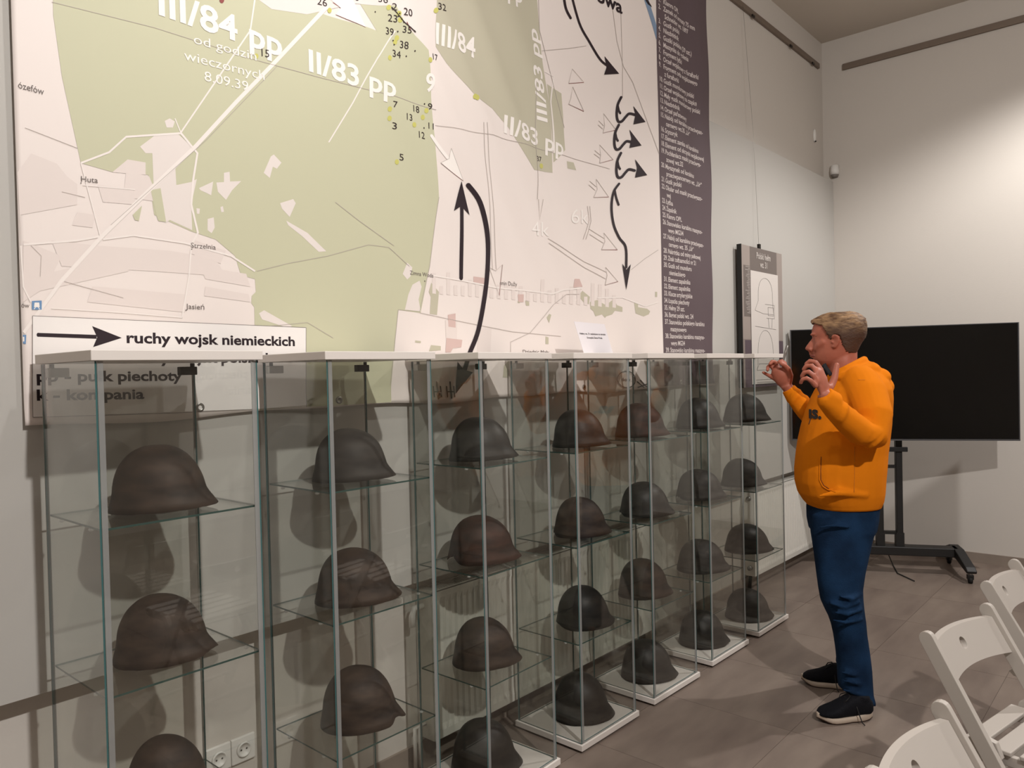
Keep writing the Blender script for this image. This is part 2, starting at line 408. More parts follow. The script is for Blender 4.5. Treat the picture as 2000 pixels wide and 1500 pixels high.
def btext_v(P, t, a, b, capx, bold):     # text running up the cloth
    vs, fs, w = text_mesh(t, bold); x0, z0 = bcoord(*a); x1, z1 = bcoord(*b); xc, _ = bcoord(a[0]-capx, a[1])
    P.mesh_add([(x0+(x1-x0)*v.x/w-v.y*(x0-xc)/CAP, 0, z0+(z1-z0)*v.x/w) for v in vs], fs)
# --- land use
P = Print('printed_forest', BM['forest'], 1)
P.poly([(90, -600), (103, 30), (120, 150), (157, 319), (220, 337), (288, 342), (300, 420), (372, 452), (420, 468), (458, 500), (470, 538), (497, 545), (499, 570), (491, 578), (490, 592), (496, 600), (497, 640), (500, 805), (762, 792), (764, 752), (778, 605), (822, 611), (840, 520), (849, 445), (857, 385), (850, 270), (840, 190), (832, 100), (806, 72), (785, 42), (770, 12), (700, 5), (735, 60), (640, 30), (560, 0), (520, -600)])
P.finish()
P = Print('printed_far_forest', BM['forest2'], 1)
P.poly([(838, -600), (850, 92), (872, 125), (905, 165), (925, 190), (960, 212), (990, 250), (1038, 333), (1077, 338), (1068, 200), (1056, 110), (1015, -600)])
P.poly([(1066, 165), (1095, 183), (1098, 225), (1100, 294), (1078, 318), (1072, 250)])
P.poly([(1103, 316), (1118, 318), (1123, 333), (1104, 330)])
P.poly([(843, 552), (858, 570), (854, 615), (840, 613), (842, 580), (838, 570)])
P.poly([(1011, 588), (1016, 588), (1015, 592), (1011, 592)])
P.poly([(1128, 578), (1136, 568), (1151, 580), (1149, 594), (1140, 592)])
P.poly([(1151, 590), (1165, 586), (1182, 596), (1198, 584), (1204, 596), (1215, 600), (1215, 609), (1200, 607), (1195, 614), (1183, 618), (1181, 621), (1175, 614), (1162, 618), (1158, 608), (1152, 603)])
P.poly([(1238, 590), (1246, 592), (1246, 600), (1264, 603), (1270, 608), (1267, 614), (1257, 618), (1241, 612)])
P.poly([(1033, 590), (1033, 597), (1027, 597), (1025, 587)])
P.poly([(842, 674), (861, 676), (861, 684), (838, 686)]); P.poly([(811, 665), (822, 666), (822, 670), (811, 669)])
P.poly([(1065, 657), (1071, 659), (1071, 672), (1065, 672)]); P.poly([(1072, 613), (1076, 615), (1072, 631), (1067, 620)])
P.poly([(984, 714), (995, 703), (993, 738), (982, 737)]); P.poly([(1280, 570), (1284, 570), (1284, 580), (1280, 580)])
P.finish()
P = Print('printed_fields', BM['field'], 2)
for q in ([(-10, 330), (60, 300), (110, 320), (130, 345), (150, 360), (150, 400), (40, 420), (40, 460)], [(218, 337), (248, 312), (283, 318), (283, 342)],
          [(190, 362), (262, 370), (262, 400), (200, 395)], [(245, 335), (290, 345), (310, 395), (240, 385)], [(100, 470), (190, 480), (330, 490), (420, 505), (440, 540), (300, 530), (120, 520)],
          [(60, 540), (250, 500), (250, 530), (70, 570)], [(180, 560), (360, 575), (360, 610), (170, 590)], [(390, 520), (480, 535), (488, 560), (400, 545)], [(400, 560), (485, 575), (488, 590), (398, 578)],
          [(45, 470), (120, 500), (90, 560), (45, 590)], [(150, 415), (185, 420), (180, 445), (140, 440)], [(380, 470), (440, 490), (430, 515), (370, 495)]): P.poly(q)
for i in range(26):
    x = 845+i*14; h = 10+random.Random(i).random()*34; P.poly([(x, 572+i*1.1-h), (x+7, 572+i*1.1-h), (x+7, 574+i*1.1), (x, 573+i*1.1)])
P.poly([(870, 625), (893, 628), (892, 680), (872, 680)]); P.poly([(935, 640), (960, 642), (958, 690), (932, 690)])
P.finish()
P = Print('printed_clearings', BM['field2'], 3)
for q in ([(288, 275), (300, 266), (345, 261), (378, 292), (352, 318), (341, 330), (343, 362), (372, 356), (383, 350), (372, 400), (374, 450), (330, 430), (322, 436), (300, 395), (296, 300), (283, 300), (272, 287)],
          [(320, 237), (330, 232), (340, 238), (336, 250), (324, 250)], [(387, 368), (415, 355), (411, 382), (390, 372)], [(421, 357), (436, 356), (436, 338), (447, 336), (448, 355), (470, 354), (452, 372), (440, 391), (424, 375)],
          [(514, 338), (528, 306), (534, 302), (549, 318), (540, 330), (532, 326), (526, 348)], [(546, 397), (572, 389), (577, 397), (565, 424), (550, 408)], [(558, 431), (600, 455), (637, 491), (622, 492), (590, 462), (562, 440)],
          [(404, 428), (416, 425), (418, 445), (412, 456), (404, 450)], [(429, 405), (434, 403), (436, 414), (431, 415)], [(382, 407), (389, 408), (388, 418), (383, 418)],
          [(505, 612), (515, 606), (570, 637), (560, 640), (511, 624)], [(787, 535), (796, 513), (806, 522), (802, 540), (796, 546)], [(806, 556), (820, 548), (824, 560), (818, 585), (822, 608), (791, 605), (798, 575)],
          [(505, 0), (560, -30), (700, -60), (770, 12), (690, 8), (600, 28), (530, 18)]): P.poly(q)
P.finish()
P = Print('printed_forest_islands', BM['forest'], 4)
for q in ([(293, 372), (312, 368), (323, 434), (308, 432), (303, 418)], [(258, 420), (276, 402), (270, 432), (262, 430)]): P.poly(q)
P.finish()
P = Print('printed_town', BM['rose'], 4)
for q in ([(875, 615), (890, 612), (890, 640), (876, 638)], [(872, 660), (903, 664), (901, 678), (885, 680), (880, 688), (870, 688)], [(925, 540), (948, 543), (948, 556), (925, 553)], [(1011, 575), (1022, 575), (1022, 590), (1012, 590)], [(1120, 545), (1130, 545), (1136, 560), (1118, 562)]): P.poly(q)
P.finish()
P = Print('printed_roads', BM['road'], 5)
for pts, w_ in (([(640, 12), (540, 118), (460, 200), (380, 287), (290, 372), (200, 460), (120, 548), (45, 650)], 8), ([(497, 0), (488, 60), (350, 262)], 3), ([(157, 319), (212, 298), (245, 268), (352, 261)], 4), ([(352, 261), (384, 300), (376, 350), (372, 400), (385, 455), (372, 480)], 4),
                ([(340, 232), (352, 261)], 2), ([(772, 60), (735, 115), (690, 200), (642, 278)], 2.5), ([(157, 319), (195, 462)], 2.5), ([(195, 462), (150, 470), (45, 478)], 4), ([(200, 468), (260, 460), (360, 475), (450, 500), (497, 530)], 3.5), ([(372, 484), (368, 540), (355, 620)], 3),
                ([(160, 362), (262, 371)], 2), ([(40, 480), (45, 560), (60, 590)], 3), ([(100, 602), (230, 610), (355, 620)], 2.5), ([(846, 538), (900, 547), (970, 562), (1030, 568), (1078, 574), (1100, 566), (1135, 563)], 3), ([(1165, 582), (1215, 581), (1260, 598), (1285, 590)], 2.5),
                ([(1062, 140), (1080, 150), (1072, 200), (1078, 300)], 3)): P.line(pts, w_)
P.finish()
P = Print('printed_thin_lines', BM['line'], 6)
for pts in ([(100, 5), (300, 55), (500, 118), (620, 150), (760, 185), (850, 215)], [(850, 245), (960, 265), (1080, 300), (1190, 330)], [(215, 440), (400, 275), (540, 130)], [(48, 250), (150, 290)], [(120, 375), (165, 386)], [(857, 385), (840, 520), (820, 608), (778, 605), (762, 752)],
            [(820, 611), (900, 628), (1000, 648), (1095, 657)], [(997, 690), (997, 668), (1035, 650), (1062, 618), (1080, 595), (1105, 575), (1130, 575)], [(1050, 0), (1052, 60), (1100, 250)], [(1197, 20), (1205, 80), (1218, 130), (1236, 160), (1262, 230), (1288, 300)],
            [(1056, 100), (1110, 95), (1144, 90)], [(1213, 20), (1216, 130), (1216, 190)], [(1232, 527), (1260, 505), (1286, 488)], [(500, 530), (560, 515), (640, 500), (720, 478), (760, 483), (800, 520)], [(655, 395), (700, 430), (770, 480)],
            [(125, 550), (240, 582)], [(60, 480), (80, 500), (78, 540)], [(495, 640), (600, 630), (650, 660)]): P.line(pts, .9)
# outlined arrows' edges on open ground
for tri in ([(1109, 163), (1139, 161), (1116, 135)], [(1109, 204), (1139, 218), (1117, 170), (1113, 193)], [(1177, 260), (1203, 254), (1178, 222), (1180, 245)], [(1170, 319), (1197, 312), (1170, 283), (1172, 303)], [(1158, 386), (1188, 385), (1163, 350), (1165, 370)],
            [(1173, 488), (1205, 488), (1178, 455), (1180, 472)], [(1180, 557), (1206, 550), (1181, 522), (1184, 538)], [(955, 522), (975, 577), (981, 517), (968, 529)], [(861, 318), (904, 353), (880, 290), (877, 310)]):
    P.line(tri+[tri[0]], .9)
for pts in ([(940, 240), (950, 350), (962, 526)], [(946, 240), (957, 350), (969, 526)], [(1068, 466), (1100, 487), (1140, 512), (1183, 532)], [(1070, 475), (1100, 497), (1140, 523), (1181, 545)], [(1148, 448), (1179, 466)], [(1148, 458), (1177, 475)], [(1145, 403), (1148, 430), (1136, 468)], [(1150, 403), (1152, 432), (1141, 468)],
            [(1042, 160), (1046, 390)], [(1048, 390), (1052, 430), (1056, 390)], [(1168, 236), (1178, 246)], [(1167, 244), (1176, 252)], [(1160, 294), (1171, 303)], [(1159, 301), (1170, 309)], [(1150, 354), (1163, 365)], [(1148, 361), (1161, 372)]): P.line(pts, .9)
P.finish()
P = Print('printed_red_edges', BM['red'], 7)
for pts in ([(1109, 163.5), (1139, 161.5)], [(1109, 204), (1139, 218)], [(1177, 260), (1203, 254)], [(1170, 319), (1197, 312)], [(1158, 386), (1188, 385)], [(1173, 488), (1205, 488)], [(861, 318), (904, 353)], [(656, 28), (712, 54)], [(667, 17), (650, 5)], [(975, 577), (981, 517)], [(790, 45), (797, 60)], [(1180, 557), (1206, 550)]): P.line(pts, 1.1)
P.dot(432, 1, 6)
P.finish()
P = Print('printed_yellow_dots', BM['dot'], 6)
for u, v in ((644, 20), (758, 15), (776, 28), (779, 40), (775, 74), (772, 82), (761, 113), (848, 22), (835, 119), (761, 213), (761, 231), (826, 229), (833, 216), (808, 244), (776, 316), (500, 110), (1054, 325), (923, 190), (927, 192), (677, 2)): P.dot(u, v, 5.2)
P.finish()
P = Print('printed_white_names', BM['white'], 8)
btext(P, 'III/84 pp', (304, 27), (551, 111), 52, .022)
btext(P, 'od godzin', (376, 85), (500, 119), 18, 0)
btext(P, 'wieczornych', (358, 117), (516, 157), 19, 0)
btext(P, '8.09.39', (397, 158), (484, 178), 19, 0)
btext(P, 'II/83 pp', (600, 137), (772, 191), 42, .022)
btext(P, 'III/84', (848, 84), (927, 114), 40, .018)
btext(P, 'II/83 pp', (980, 258), (1096, 306), 34, .018)
btext(P, 'pp', (985, -2), (1018, 8), 30, .018)
btext(P, '9', (829, 178), (845, 181), 34, .02)
btext_v(P, 'III/83 pp', (1064, 244), (1047, 60), 18, .018)
btext(P, '4k', (1036, 460), (1070, 462), 28, -.004); btext(P, '6k', (1112, 436), (1146, 438), 28, -.004)
P.curve([(843, 265), (858, 287), (874, 308)], 6); P.poly([(861, 318), (877, 310), (880, 290), (904, 353)])
P.poly([(600, -40), (640, -12), (675, -25), (712, 54), (656, 28), (665, 16)])
P.finish()
P = Print('printed_names', BM['grey'], 8)
btext(P, 'ózefów', (34, 172), (85, 186), 13); btext(P, 'Huta', (156, 355), (190, 358), 11); btext(P, 'Strzelnia', (371, 484), (420, 488), 10); btext(P, 'Jasień', (363, 603), (398, 605), 10)
btext(P, 'Zimna Woda', (801, 536), (847, 542), 8); btext(P, 'enin Duży', (976, 556), (1009, 559), 8); btext(P, 'ów', (41, 600), (57, 601), 9)
btext(P, 'Dziedzic Mały', (1020, 690), (1072, 691), 7)
for u, v in ((157, 358), (373, 487), (362, 606), (830, 549)): P.dot(u, v, 1.4)
P.finish()
P = Print('printed_numbers', BM['black2'], 9)
for s, u, v, u2, v2, c in (('26', 619, 8, 639, 13, 14), ('2', 763, 20, 772, 22, 13), ('20', 783, 31, 800, 35, 14), ('23', 757, 41, 774, 45, 14), ('39', 753, 66, 769, 70, 14), ('35', 783, 64, 799, 68, 13), ('38', 780, 93, 796, 97, 14), ('34', 766, 110, 783, 114, 14),
                       ('32', 850, 20, 867, 24, 13), ('17', 838, 117, 852, 120, 12), ('7', 766, 209, 775, 211, 12), ('3', 765, 251, 775, 253, 13), ('18', 804, 217, 819, 221, 13), ('9', 835, 213, 843, 215, 12), ('13', 790, 233, 804, 237, 13), ('11', 834, 250, 847, 253, 12),
                       ('12', 814, 268, 829, 272, 13), ('5', 780, 312, 789, 314, 13), ('15', 506, 109, 525, 113, 15), ('37', 1044, 315, 1055, 317, 10), ('8', 690, 1, 699, 3, 13), ('36', 738, 3, 756, 7, 13)): btext(P, s, (u, v), (u2, v2), c)
for u, v in ((829, 203), (828, 250), (733, 23), (776, 62), (768, 79), (770, 87), (807, 101), (793, 110), (804, 63), (775, 33), (781, 39), (785, 45), (777, 28), (764, 17)): P.dot(u, v, 1.6)
P.curve([(763, 15), (772, 26), (785, 44), (795, 54), (806, 65)], 1.6)
P.finish()
P = Print('printed_black_arrows', BM['ink'], 10)
P.line([(901, 543), (902, 400)], 7).dot(901, 543, 4.3).poly([(901, 354), (886, 412), (901, 402), (917, 420)])
P.curve([(913, 362), (935, 395), (950, 450), (953, 505), (947, 575), (934, 645), (917, 690), (907, 722)], 8.5)
P.poly([(889, 769), (893, 706), (905, 722), (923, 727)])
P.curve([(1112, -20), (1130, 45), (1150, 82), (1172, 117), (1190, 131)], 4.2).poly([(1209, 144), (1180, 110), (1184, 131), (1179, 146)])
P.curve([(1098, -20), (1103, 15), (1113, 36)], 4.5)
for du, dv, tip in ((0, 0, (1261, 238)), (-5, 54, (1253, 284)), (-1, 109, (1264, 342))):
    P.curve([(1213+du, 190+dv), (1206+du, 205+dv), (1204+du, 225+dv), (1207+du, 237+dv), (1214+du, 237+dv), (1222+du, 228+dv), (1229+du, 222+dv), (1240+du, 224+dv)], 5)
    P.curve([(1206+du, 205+dv), (1208+du, 215+dv), (1211+du, 221+dv)], 4)
    P.poly([tip, (tip[0]-24, tip[1]-31), (tip[0]-20, tip[1]-14), (tip[0]-24, tip[1]+5)])
P.curve([(1208, 359), (1197, 376), (1193, 405), (1197, 438), (1208, 464), (1221, 483), (1222, 522)], 4.5); P.curve([(1199, 370), (1202, 385), (1207, 400)], 4)
P.poly([(1222, 566), (1214, 515), (1222, 527), (1231, 516)])
btext(P, 'owa', (1164, 1), (1216, 27), 26, .025)
P.poly([(1256, -8), (1263, -4), (1274, 14), (1266, 8)])
for u, v in ((852, 765), (878, 765)):
    P.line([(u-7, v-11), (u-6, v+11)], 2.2); P.line([(u, v-20), (u+2, v+17)], 2.4); P.line([(u+7, v-11), (u+8, v+11)], 2.2); P.line([(u-7, v), (u+8, v)], 2)
P.line([(1243, 745), (1256, 765)], 2.2); P.line([(1249, 742), (1262, 762)], 2.2); P.line([(1243, 757), (1262, 750)], 2)
P.curve([(1222+17.5*math.cos(a*PI/9), 741+16*math.sin(a*PI/9)) for a in range(19)], 1.6, 2, False)
btext(P, 'dow.', (1213, 744), (1232, 745), 7)
P.finish()
P = Print('printed_river', BM['blue'], 5)
P.curve([(1252, -40), (1262, -5), (1270, 20), (1278, 45), (1287, 75)], 8, 4, False)
P.finish()
P = Print('printed_station_signs', BM['sign'], 6)
P.poly([(62, 588), (81, 587), (81, 605), (62, 605)]); P.poly([(42, 654), (51, 654), (50, 672), (42, 671)])
P.finish()
P = Print('printed_station_trains', BM['white'], 7)
P.poly([(67, 591), (76, 591), (77, 600), (66, 600)]); P.poly([(42.5, 658), (47, 658), (47, 667), (42.5, 667)]); P.line([(66, 604), (69, 600)], 1.4); P.line([(77, 604), (74, 600)], 1.4)
P.finish()
# --- legend
P = Print('legend_panel', BM['legend'], 9)
P.poly([(63, 617), (597, 640), (597, 799), (63, 815)]); P.finish()
P = Print('legend_frame', BM['grey'], 10)
P.line([(63, 617), (330, 628.5), (597, 640)], .9); P.line([(63, 815), (330, 807), (597, 799)], .9); P.line([(63, 617), (63, 815)], .9); P.line([(597, 640), (597, 799)], .9); P.finish()
P = Print('legend_arrow', BM['ink'], 11)
P.line([(74, 654), (188, 658)], 7.5).dot(74, 654, 4).poly([(237, 660), (179, 637), (189, 659), (181, 678)]); P.finish()
P = Print('legend_text', BM['ink'], 11)
btext(P, 'ruchy wojsk niemieckich', (245, 669.5), (575, 675.5), 21, .028)
btext(P, 'ruchy wojsk polskich', (245, 707.5), (531, 708), 21, .028)
btext(P, 'pp - pułk piechoty', (70, 745), (355, 743), 21, .028)
btext(P, 'k - kompania', (70, 782), (281, 778.5), 21, .028)
P.finish()
# --- dark list column
P = Print('list_panel', BM['list'], 7)
lx0 = bcoord(1289, 340)[0]
P.poly([(lx0, BZ0), (BX1, BZ0), (BX1, BZ1), (lx0, BZ1)], px=False); P.finish()
LIST = '''1. Klamra OPL|2. Zamek od armaty 75 mm|~Schneider wz. 1897|3. Guzik polski|4. Niezbędnik|5. Guziki polskie (29 szt.)|6. Maszynka do golenia|7. Fragment łyżki|8. Orzeł wojskowy z furażerki|9. Fragment orła wojskowego|~z furażerki|10. Guzik mundurowy polski|11. Orzeł wojskowy na czapkę|12. Mały guzik mundurowy polski|13. Niezbędnik|14. Orzeł państwowy|15. Nabój od karabinu przeciwpan-|~cernego wz.35 „Ur”|16. Scyzoryk|17. Element zamka od karabinu|18. Element od skrzynki wojskowej|19. Pochłaniacz maski przeciwga-|~zowej wz.32|20. Magazynek od karabinu|~przeciwpancernego wz. „Ur”|21. Guzik polski|22. Okular od maski przeciwgazo-|~wej|23. Łyżka|24. Zapalnik|25. Klamra OPL|26. Stanowisko karabinu maszyno-|~wego MG34|27. Nabój od karabinu przeciwpan-|~cernego wz. 35 „Ur”|28. Nakrętka od miny pułkowej|29. Znak tożsamości nr 21|30. Guzik od munduru|~niemieckiego|31. Element zapalnika|32. Element zapalnika|33. Klucze artyleryjskie|34. Łopatka piechoty|35. Hełmy 29 szt.|36. Bagnet polski wz. 24|37. Stanowisko polskiego karabinu|~maszynowego|38. Stanowisko karabinu maszyno-|~wego MG34|39. Stanowisko karabinu maszyno-|~wego polskiego'''.split('|')
zt = bcoord(1289, 17)[1]; zb = bcoord(1301, 688)[1]; pitch = (zt-zb)/48
P = Print('list_text', BM['listtext'], 8)
sx_ = .0355
for i, s in enumerate(LIST):
    z = zt-(i-1)*pitch; ind = s.startswith('~'); s = s.lstrip('~')
    num = '' if ind else s.split(' ', 1)[0]; body = s if ind else s.split(' ', 1)[1]
    for part, xo in ((num, lx0+.022), (body, lx0+.072+(.012 if ind else 0))):
        if not part or z > BZ1-.05: continue
        vs, fs, w_ = text_mesh(part, .02); k = min(sx_, (BX1-.02-xo)/w_)
        P.mesh_add([(xo+v.x*k, 0, z+v.y*.0385) for v in vs], fs)
P.finish(cut=None)
for px in (390, 661, 857, 1140, 1330):
    x, _ = bcoord(px, 790)
    rs = [[(x-BX0+r_*math.cos(a*PI/7), fold(x, 1.48)-2.236-y_, .026+r_*math.sin(a*PI/7)) for a in range(14)] for r_, y_ in ((.014, .001), (.013, .004), (.007, .004), (.006, .001))]
    MB().rings(rs).build('grommet', M['steel'], banner, True)
# ------------------------------------------------------------------ glass cabinets
CW, CD_, CT, CG, CHT = .4254, .366, .024, .010, 1.635
CX = [.666, 1.292, 1.931, 2.486, 3.048, 3.632, 4.194]
CY = [1.835, 1.842, 1.849, 1.848, 1.844, 1.846, 1.838]
CTH = [.11, -.55, 1.2, -.91, -1.28, -.95, -.42]
SH = [.44, .838, 1.226]
def make_cabinet(label):
    t = thing('display_cabinet', label, 'cabinet', group='seven glass display cabinets in a row')
    MB().box(0, CW, 0, CD_, CHT-CT, CHT).build('top_plate', M['lam'], t, bevel=.0015)
    MB().box(0, CW, 0, CD_, CG, CG+CT).build('base_plate', M['lam'], t, bevel=.0015)
    i = .011
    gr = MB(); z = CG+CT
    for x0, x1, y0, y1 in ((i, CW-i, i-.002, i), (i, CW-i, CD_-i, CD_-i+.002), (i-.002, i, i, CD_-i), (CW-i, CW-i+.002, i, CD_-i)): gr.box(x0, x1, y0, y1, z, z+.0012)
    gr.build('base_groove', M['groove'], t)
    for x in (.04, CW-.04):
        for y in (.04, CD_-.04): MB().tube([(x, y, 0), (x, y, CG)], .016, 12).build('foot', M['black'], t)
    za, zb_ = CG+CT+.001, CHT-CT-.001; th = .004
    def pane(name, x0, x1, y0, y1, z0, z1, edge='edge'):
        mb = MB(); mb.box(x0, x1, y0, y1, z0, z1)
        dims = (x1-x0, y1-y0, z1-z0); thin = dims.index(min(dims)); order = [0, 0, 1, 1, 2, 2]
        mb.m = [0 if order[k] == thin else 1 for k in range(6)]
        return mb.build(name, [M['glass'], M[edge]], t)
    pane('glass_side', i, i+th, i, CD_-i, za, zb_); pane('glass_side', CW-i-th, CW-i, i, CD_-i, za, zb_)
    pane('glass_door', i+th+.001, CW-i-th-.001, i+.001, i+.001+th, za+.003, zb_-.003)
    pane('glass_back', i+th+.001, CW-i-th-.001, CD_-i-th, CD_-i, za, zb_)
    for x in (i+th+.001, CW-i-th-.014):
        MB().box(x, x+.013, i-.0012, i+.0008, za, zb_).build('edge_seal', M['seal'], t)
    for x in (i, CW-i-.009):
        MB().box(x, x+.009, CD_-i+.0004, CD_-i+.003, za, zb_).build('edge_seal', M['seal_back'], t)
    for x, dark in ((i+.006, 0), (CW-i-.056, 1)):
        f = MB().box(x, x+.05, CD_-i-.028, CD_-i-.006, zb_-.034, zb_-.010).build('door_fitting', M['darkmetal'] if dark else M['steel'], t, bevel=.002)
        MB().tube([(x+(.04 if dark else .012), CD_-i-.017, zb_-.012), (x+(.04 if dark else .012), CD_-i-.017, zb_)], .006, 10).build('fitting_pin', M['darkmetal'], f, True)
    for h in SH:
        s = pane('glass_shelf', i+th+.003, CW-i-th-.003, i+th+.006, CD_-i-th-.003, h-.005, h, 'shelf_edge')
        for x in (i+th+.006, CW-i-th-.006):
            for y in (.09, CD_-.09): MB().ball((x, y, h-.009), .006, .008, .004, n=8).build('shelf_clip', M['clip'], s, True)
    return t
def copy_tree(o, parent=None):
    c = o.copy(); COL.objects.link(c)
    if parent: c.parent = parent
    for ch in list(o.children): copy_tree(ch, c)
    return c
ORD = ['leftmost', 'second from the left', 'third from the left', 'middle one', 'third from the right', 'second from the right', 'rightmost']
CLAB = ['tall glass display cabinet with white base, '+o+' of the seven' for o in ORD]
cab0 = make_cabinet(CLAB[0]); cabs = [cab0]+[copy_tree(cab0) for _ in range(6)]
for c, x, y, th, lb in zip(cabs, CX, CY, CTH, CLAB):
    c.location = (x, y, 0); c.rotation_euler = (0, 0, math.radians(th)); c['label'] = lb
# ------------------------------------------------------------------ helmets
def helmet_mesh(L, W, H, seed, damage, mat_):
    rnd = random.Random(seed); nt_, nr = 72, 22
    o1 = rnd.random()*10; vs = []
    def surf(th, q):      # q 0 top .. 1 rim
        c, s = math.cos(th), math.sin(th)
        phi = q*PI/2*1.0
        rr = math.sin(min(phi, PI/2))**.86
        z = math.cos(phi)**.80 if q < 1 else 0
        # skirt: the shell widens a little towards the rim, more at the peak
        fl = sstep(.84, 1.0, q)
        front = max(0, c)**1.5; back = max(0, -c)
        r = rr*(1+fl*(.05+.065*front+.01*back)+.02*sstep(.93, 1.0, q))
        a = L/2*(1.0 if c > 0 else .93)/1.07; b = W/2/1.05
        x = a*r*c+.012*(1-z)*(1 if c > 0 else .4)*abs(c)-.004
        x += .009*sstep(.93, 1, q)*front**2
        y = b*r*s
        z = z*H
        z += -.004*fl*back+.006*fl*front*1.0   # peak tips up slightly
        return Vector((x, y, z))
    def rimlift(th):
        n = mnoise.noise(Vector((math.cos(th)*2.2+o1, math.sin(th)*2.2, seed)))*.5+mnoise.noise(Vector((math.cos(th)*7+o1, math.sin(th)*7, seed)))*.35
        l = .001+.002*abs(n)
        for (a0, wd, amp) in damage:
            d = abs((th-a0+PI) % (2*PI)-PI)
            l += amp*math.exp(-(d/wd)**2)*(1+.5*mnoise.noise(Vector((th*11, seed, 3.))))
        return l
    top = None
    for i in range(nr+1):
        q0 = i/nr
        for j in range(nt_):
            th = j*2*PI/nt_; lf = max(0, rimlift(th))/H
            q = q0*(1-.62*lf*q0)
            p = surf(th, q)
            n = mnoise.noise(Vector((p.x*14+o1, p.y*14, p.z*14)))*.0022+mnoise.noise(Vector((p.x*60, p.y*60+o1, p.z*60)))*.0007
            d = Vector((p.x, p.y, p.z*.5+.01)).normalized(); p += d*n
            vs.append(p)
    fs = [tuple(range(nt_))] if False else []
    for i in range(1, nr):
        for j in range(nt_):
            k = (j+1) % nt_; fs.append((i*nt_+j, i*nt_+k, (i+1)*nt_+k, (i+1)*nt_+j))
    fs.append(tuple(nt_+j for j in range(nt_))[::-1])
    mb = MB().add(vs, fs); me = mb.mesh('helmet', mat_, True, fix=False)
    bm = bmesh.new(); bm.from_mesh(me)
    loose = [v for v in bm.verts if not v.link_faces]; bmesh.ops.delete(bm, geom=loose, context='VERTS')
    bmesh.ops.recalc_face_normals(bm, faces=bm.faces)
    zmin = min(v.co.z for v in bm.verts)
    for v in bm.verts: v.co.z -= zmin-.0025
    bm.to_mesh(me); bm.free()
    return me
# per helmet: span in the photograph (left, right, top) and look
TIER = ['top shelf', 'second shelf', 'third shelf', 'white base']
HZ = [1.226, .838, .44, CG+CT]
HS = {(0, 0): (210, 403, 870, 0, 2, [(3.3, .25, .004)], 'brown'), (0, 1): (219, 403, 1163, 0, 8, [(-.2, .3, .006)], 'brown'), (0, 2): (236, 405, 1440, 0, 12, [], 'dark brown'),
      (1, 0): (603, 758, 838, 2, 6, [], 'smooth brown'), (1, 1): (608, 769, 1072, 0, 4, [], 'brown'), (1, 2): (618, 776, 1303, 0, 2, [(-.35, .22, .012), (3.0, .3, .007)], 'dark brown'),
      (2, 0): (869, 1001, 815, 1, 10, [], 'black-brown'), (2, 1): (866, 1006, 1008, 3, 6, [(3.6, .3, .02)], 'brown'), (2, 2): (876, 1007, 1208, 0, 6, [], 'brown'), (2, 3): (874, 1008, 1406, 1, 4, [], 'dark'),
      (3, 0): (1072, 1183, 800, 1, 2, [], 'dark grey'), (3, 1): (1075, 1185, 971, 0, 6, [(3.1, .2, .010)], 'brown'), (3, 2): (1079, 1192, 1144, 1, 6, [(3.3, .5, .010), (-.2, .3, .006)], 'black'), (3, 3): (1073, 1189, 1315, 1, -4, [(2.9, .2, .012)], 'black-brown'),
      (4, 0): (1195, 1300, 788, 3, 4, [], 'rusty'), (4, 1): (1204, 1309, 941, 1, 6, [(3.1, .35, .012), (.2, .25, .010)], 'black'), (4, 2): (1201, 1306, 1092, 0, 8, [], 'brown'), (4, 3): (1207, 1314, 1250, 1, 2, [], 'black'),
      (5, 0): (1315, 1408, 778, 1, 6, [], 'dark'), (5, 1): (1315, 1412, 917, 2, 4, [(3.3, .25, .010)], 'grey-brown'), (5, 2): (1317, 1418, 1054, 2, 6, [], 'grey-brown'), (5, 3): (1320, 1417, 1193, 1, 4, [(-.5, .1, .004)], 'dark'),
      (6, 0): (1408, 1498, 770, 2, 8, [], 'grey'), (6, 1): (1404, 1490, 896, 2, 4, [(.1, .2, .006)], 'grey-brown'), (6, 2): (1411, 1503, 1024, 1, 6, [], 'dark brown'), (6, 3): (1412, 1503, 1150, 2, 4, [], 'brown')}
DETAIL = {(0, 0): 'with long scratches', (0, 1): 'with two pin holes', (1, 1): 'with peeling patches', (1, 2): 'with a ragged torn rim', (2, 1): 'with a bent flap', (3, 2): 'with an eaten-away rim', (3, 3): 'with a dented crown', (4, 1): 'with a broken rim', (5, 3): 'with a small bright hole', (5, 1): 'with a chipped left rim'}
fh = Vector((FW.x, FW.y, 0)).normalized(); rh = Vector((RT.x, RT.y, 0)).normalized()
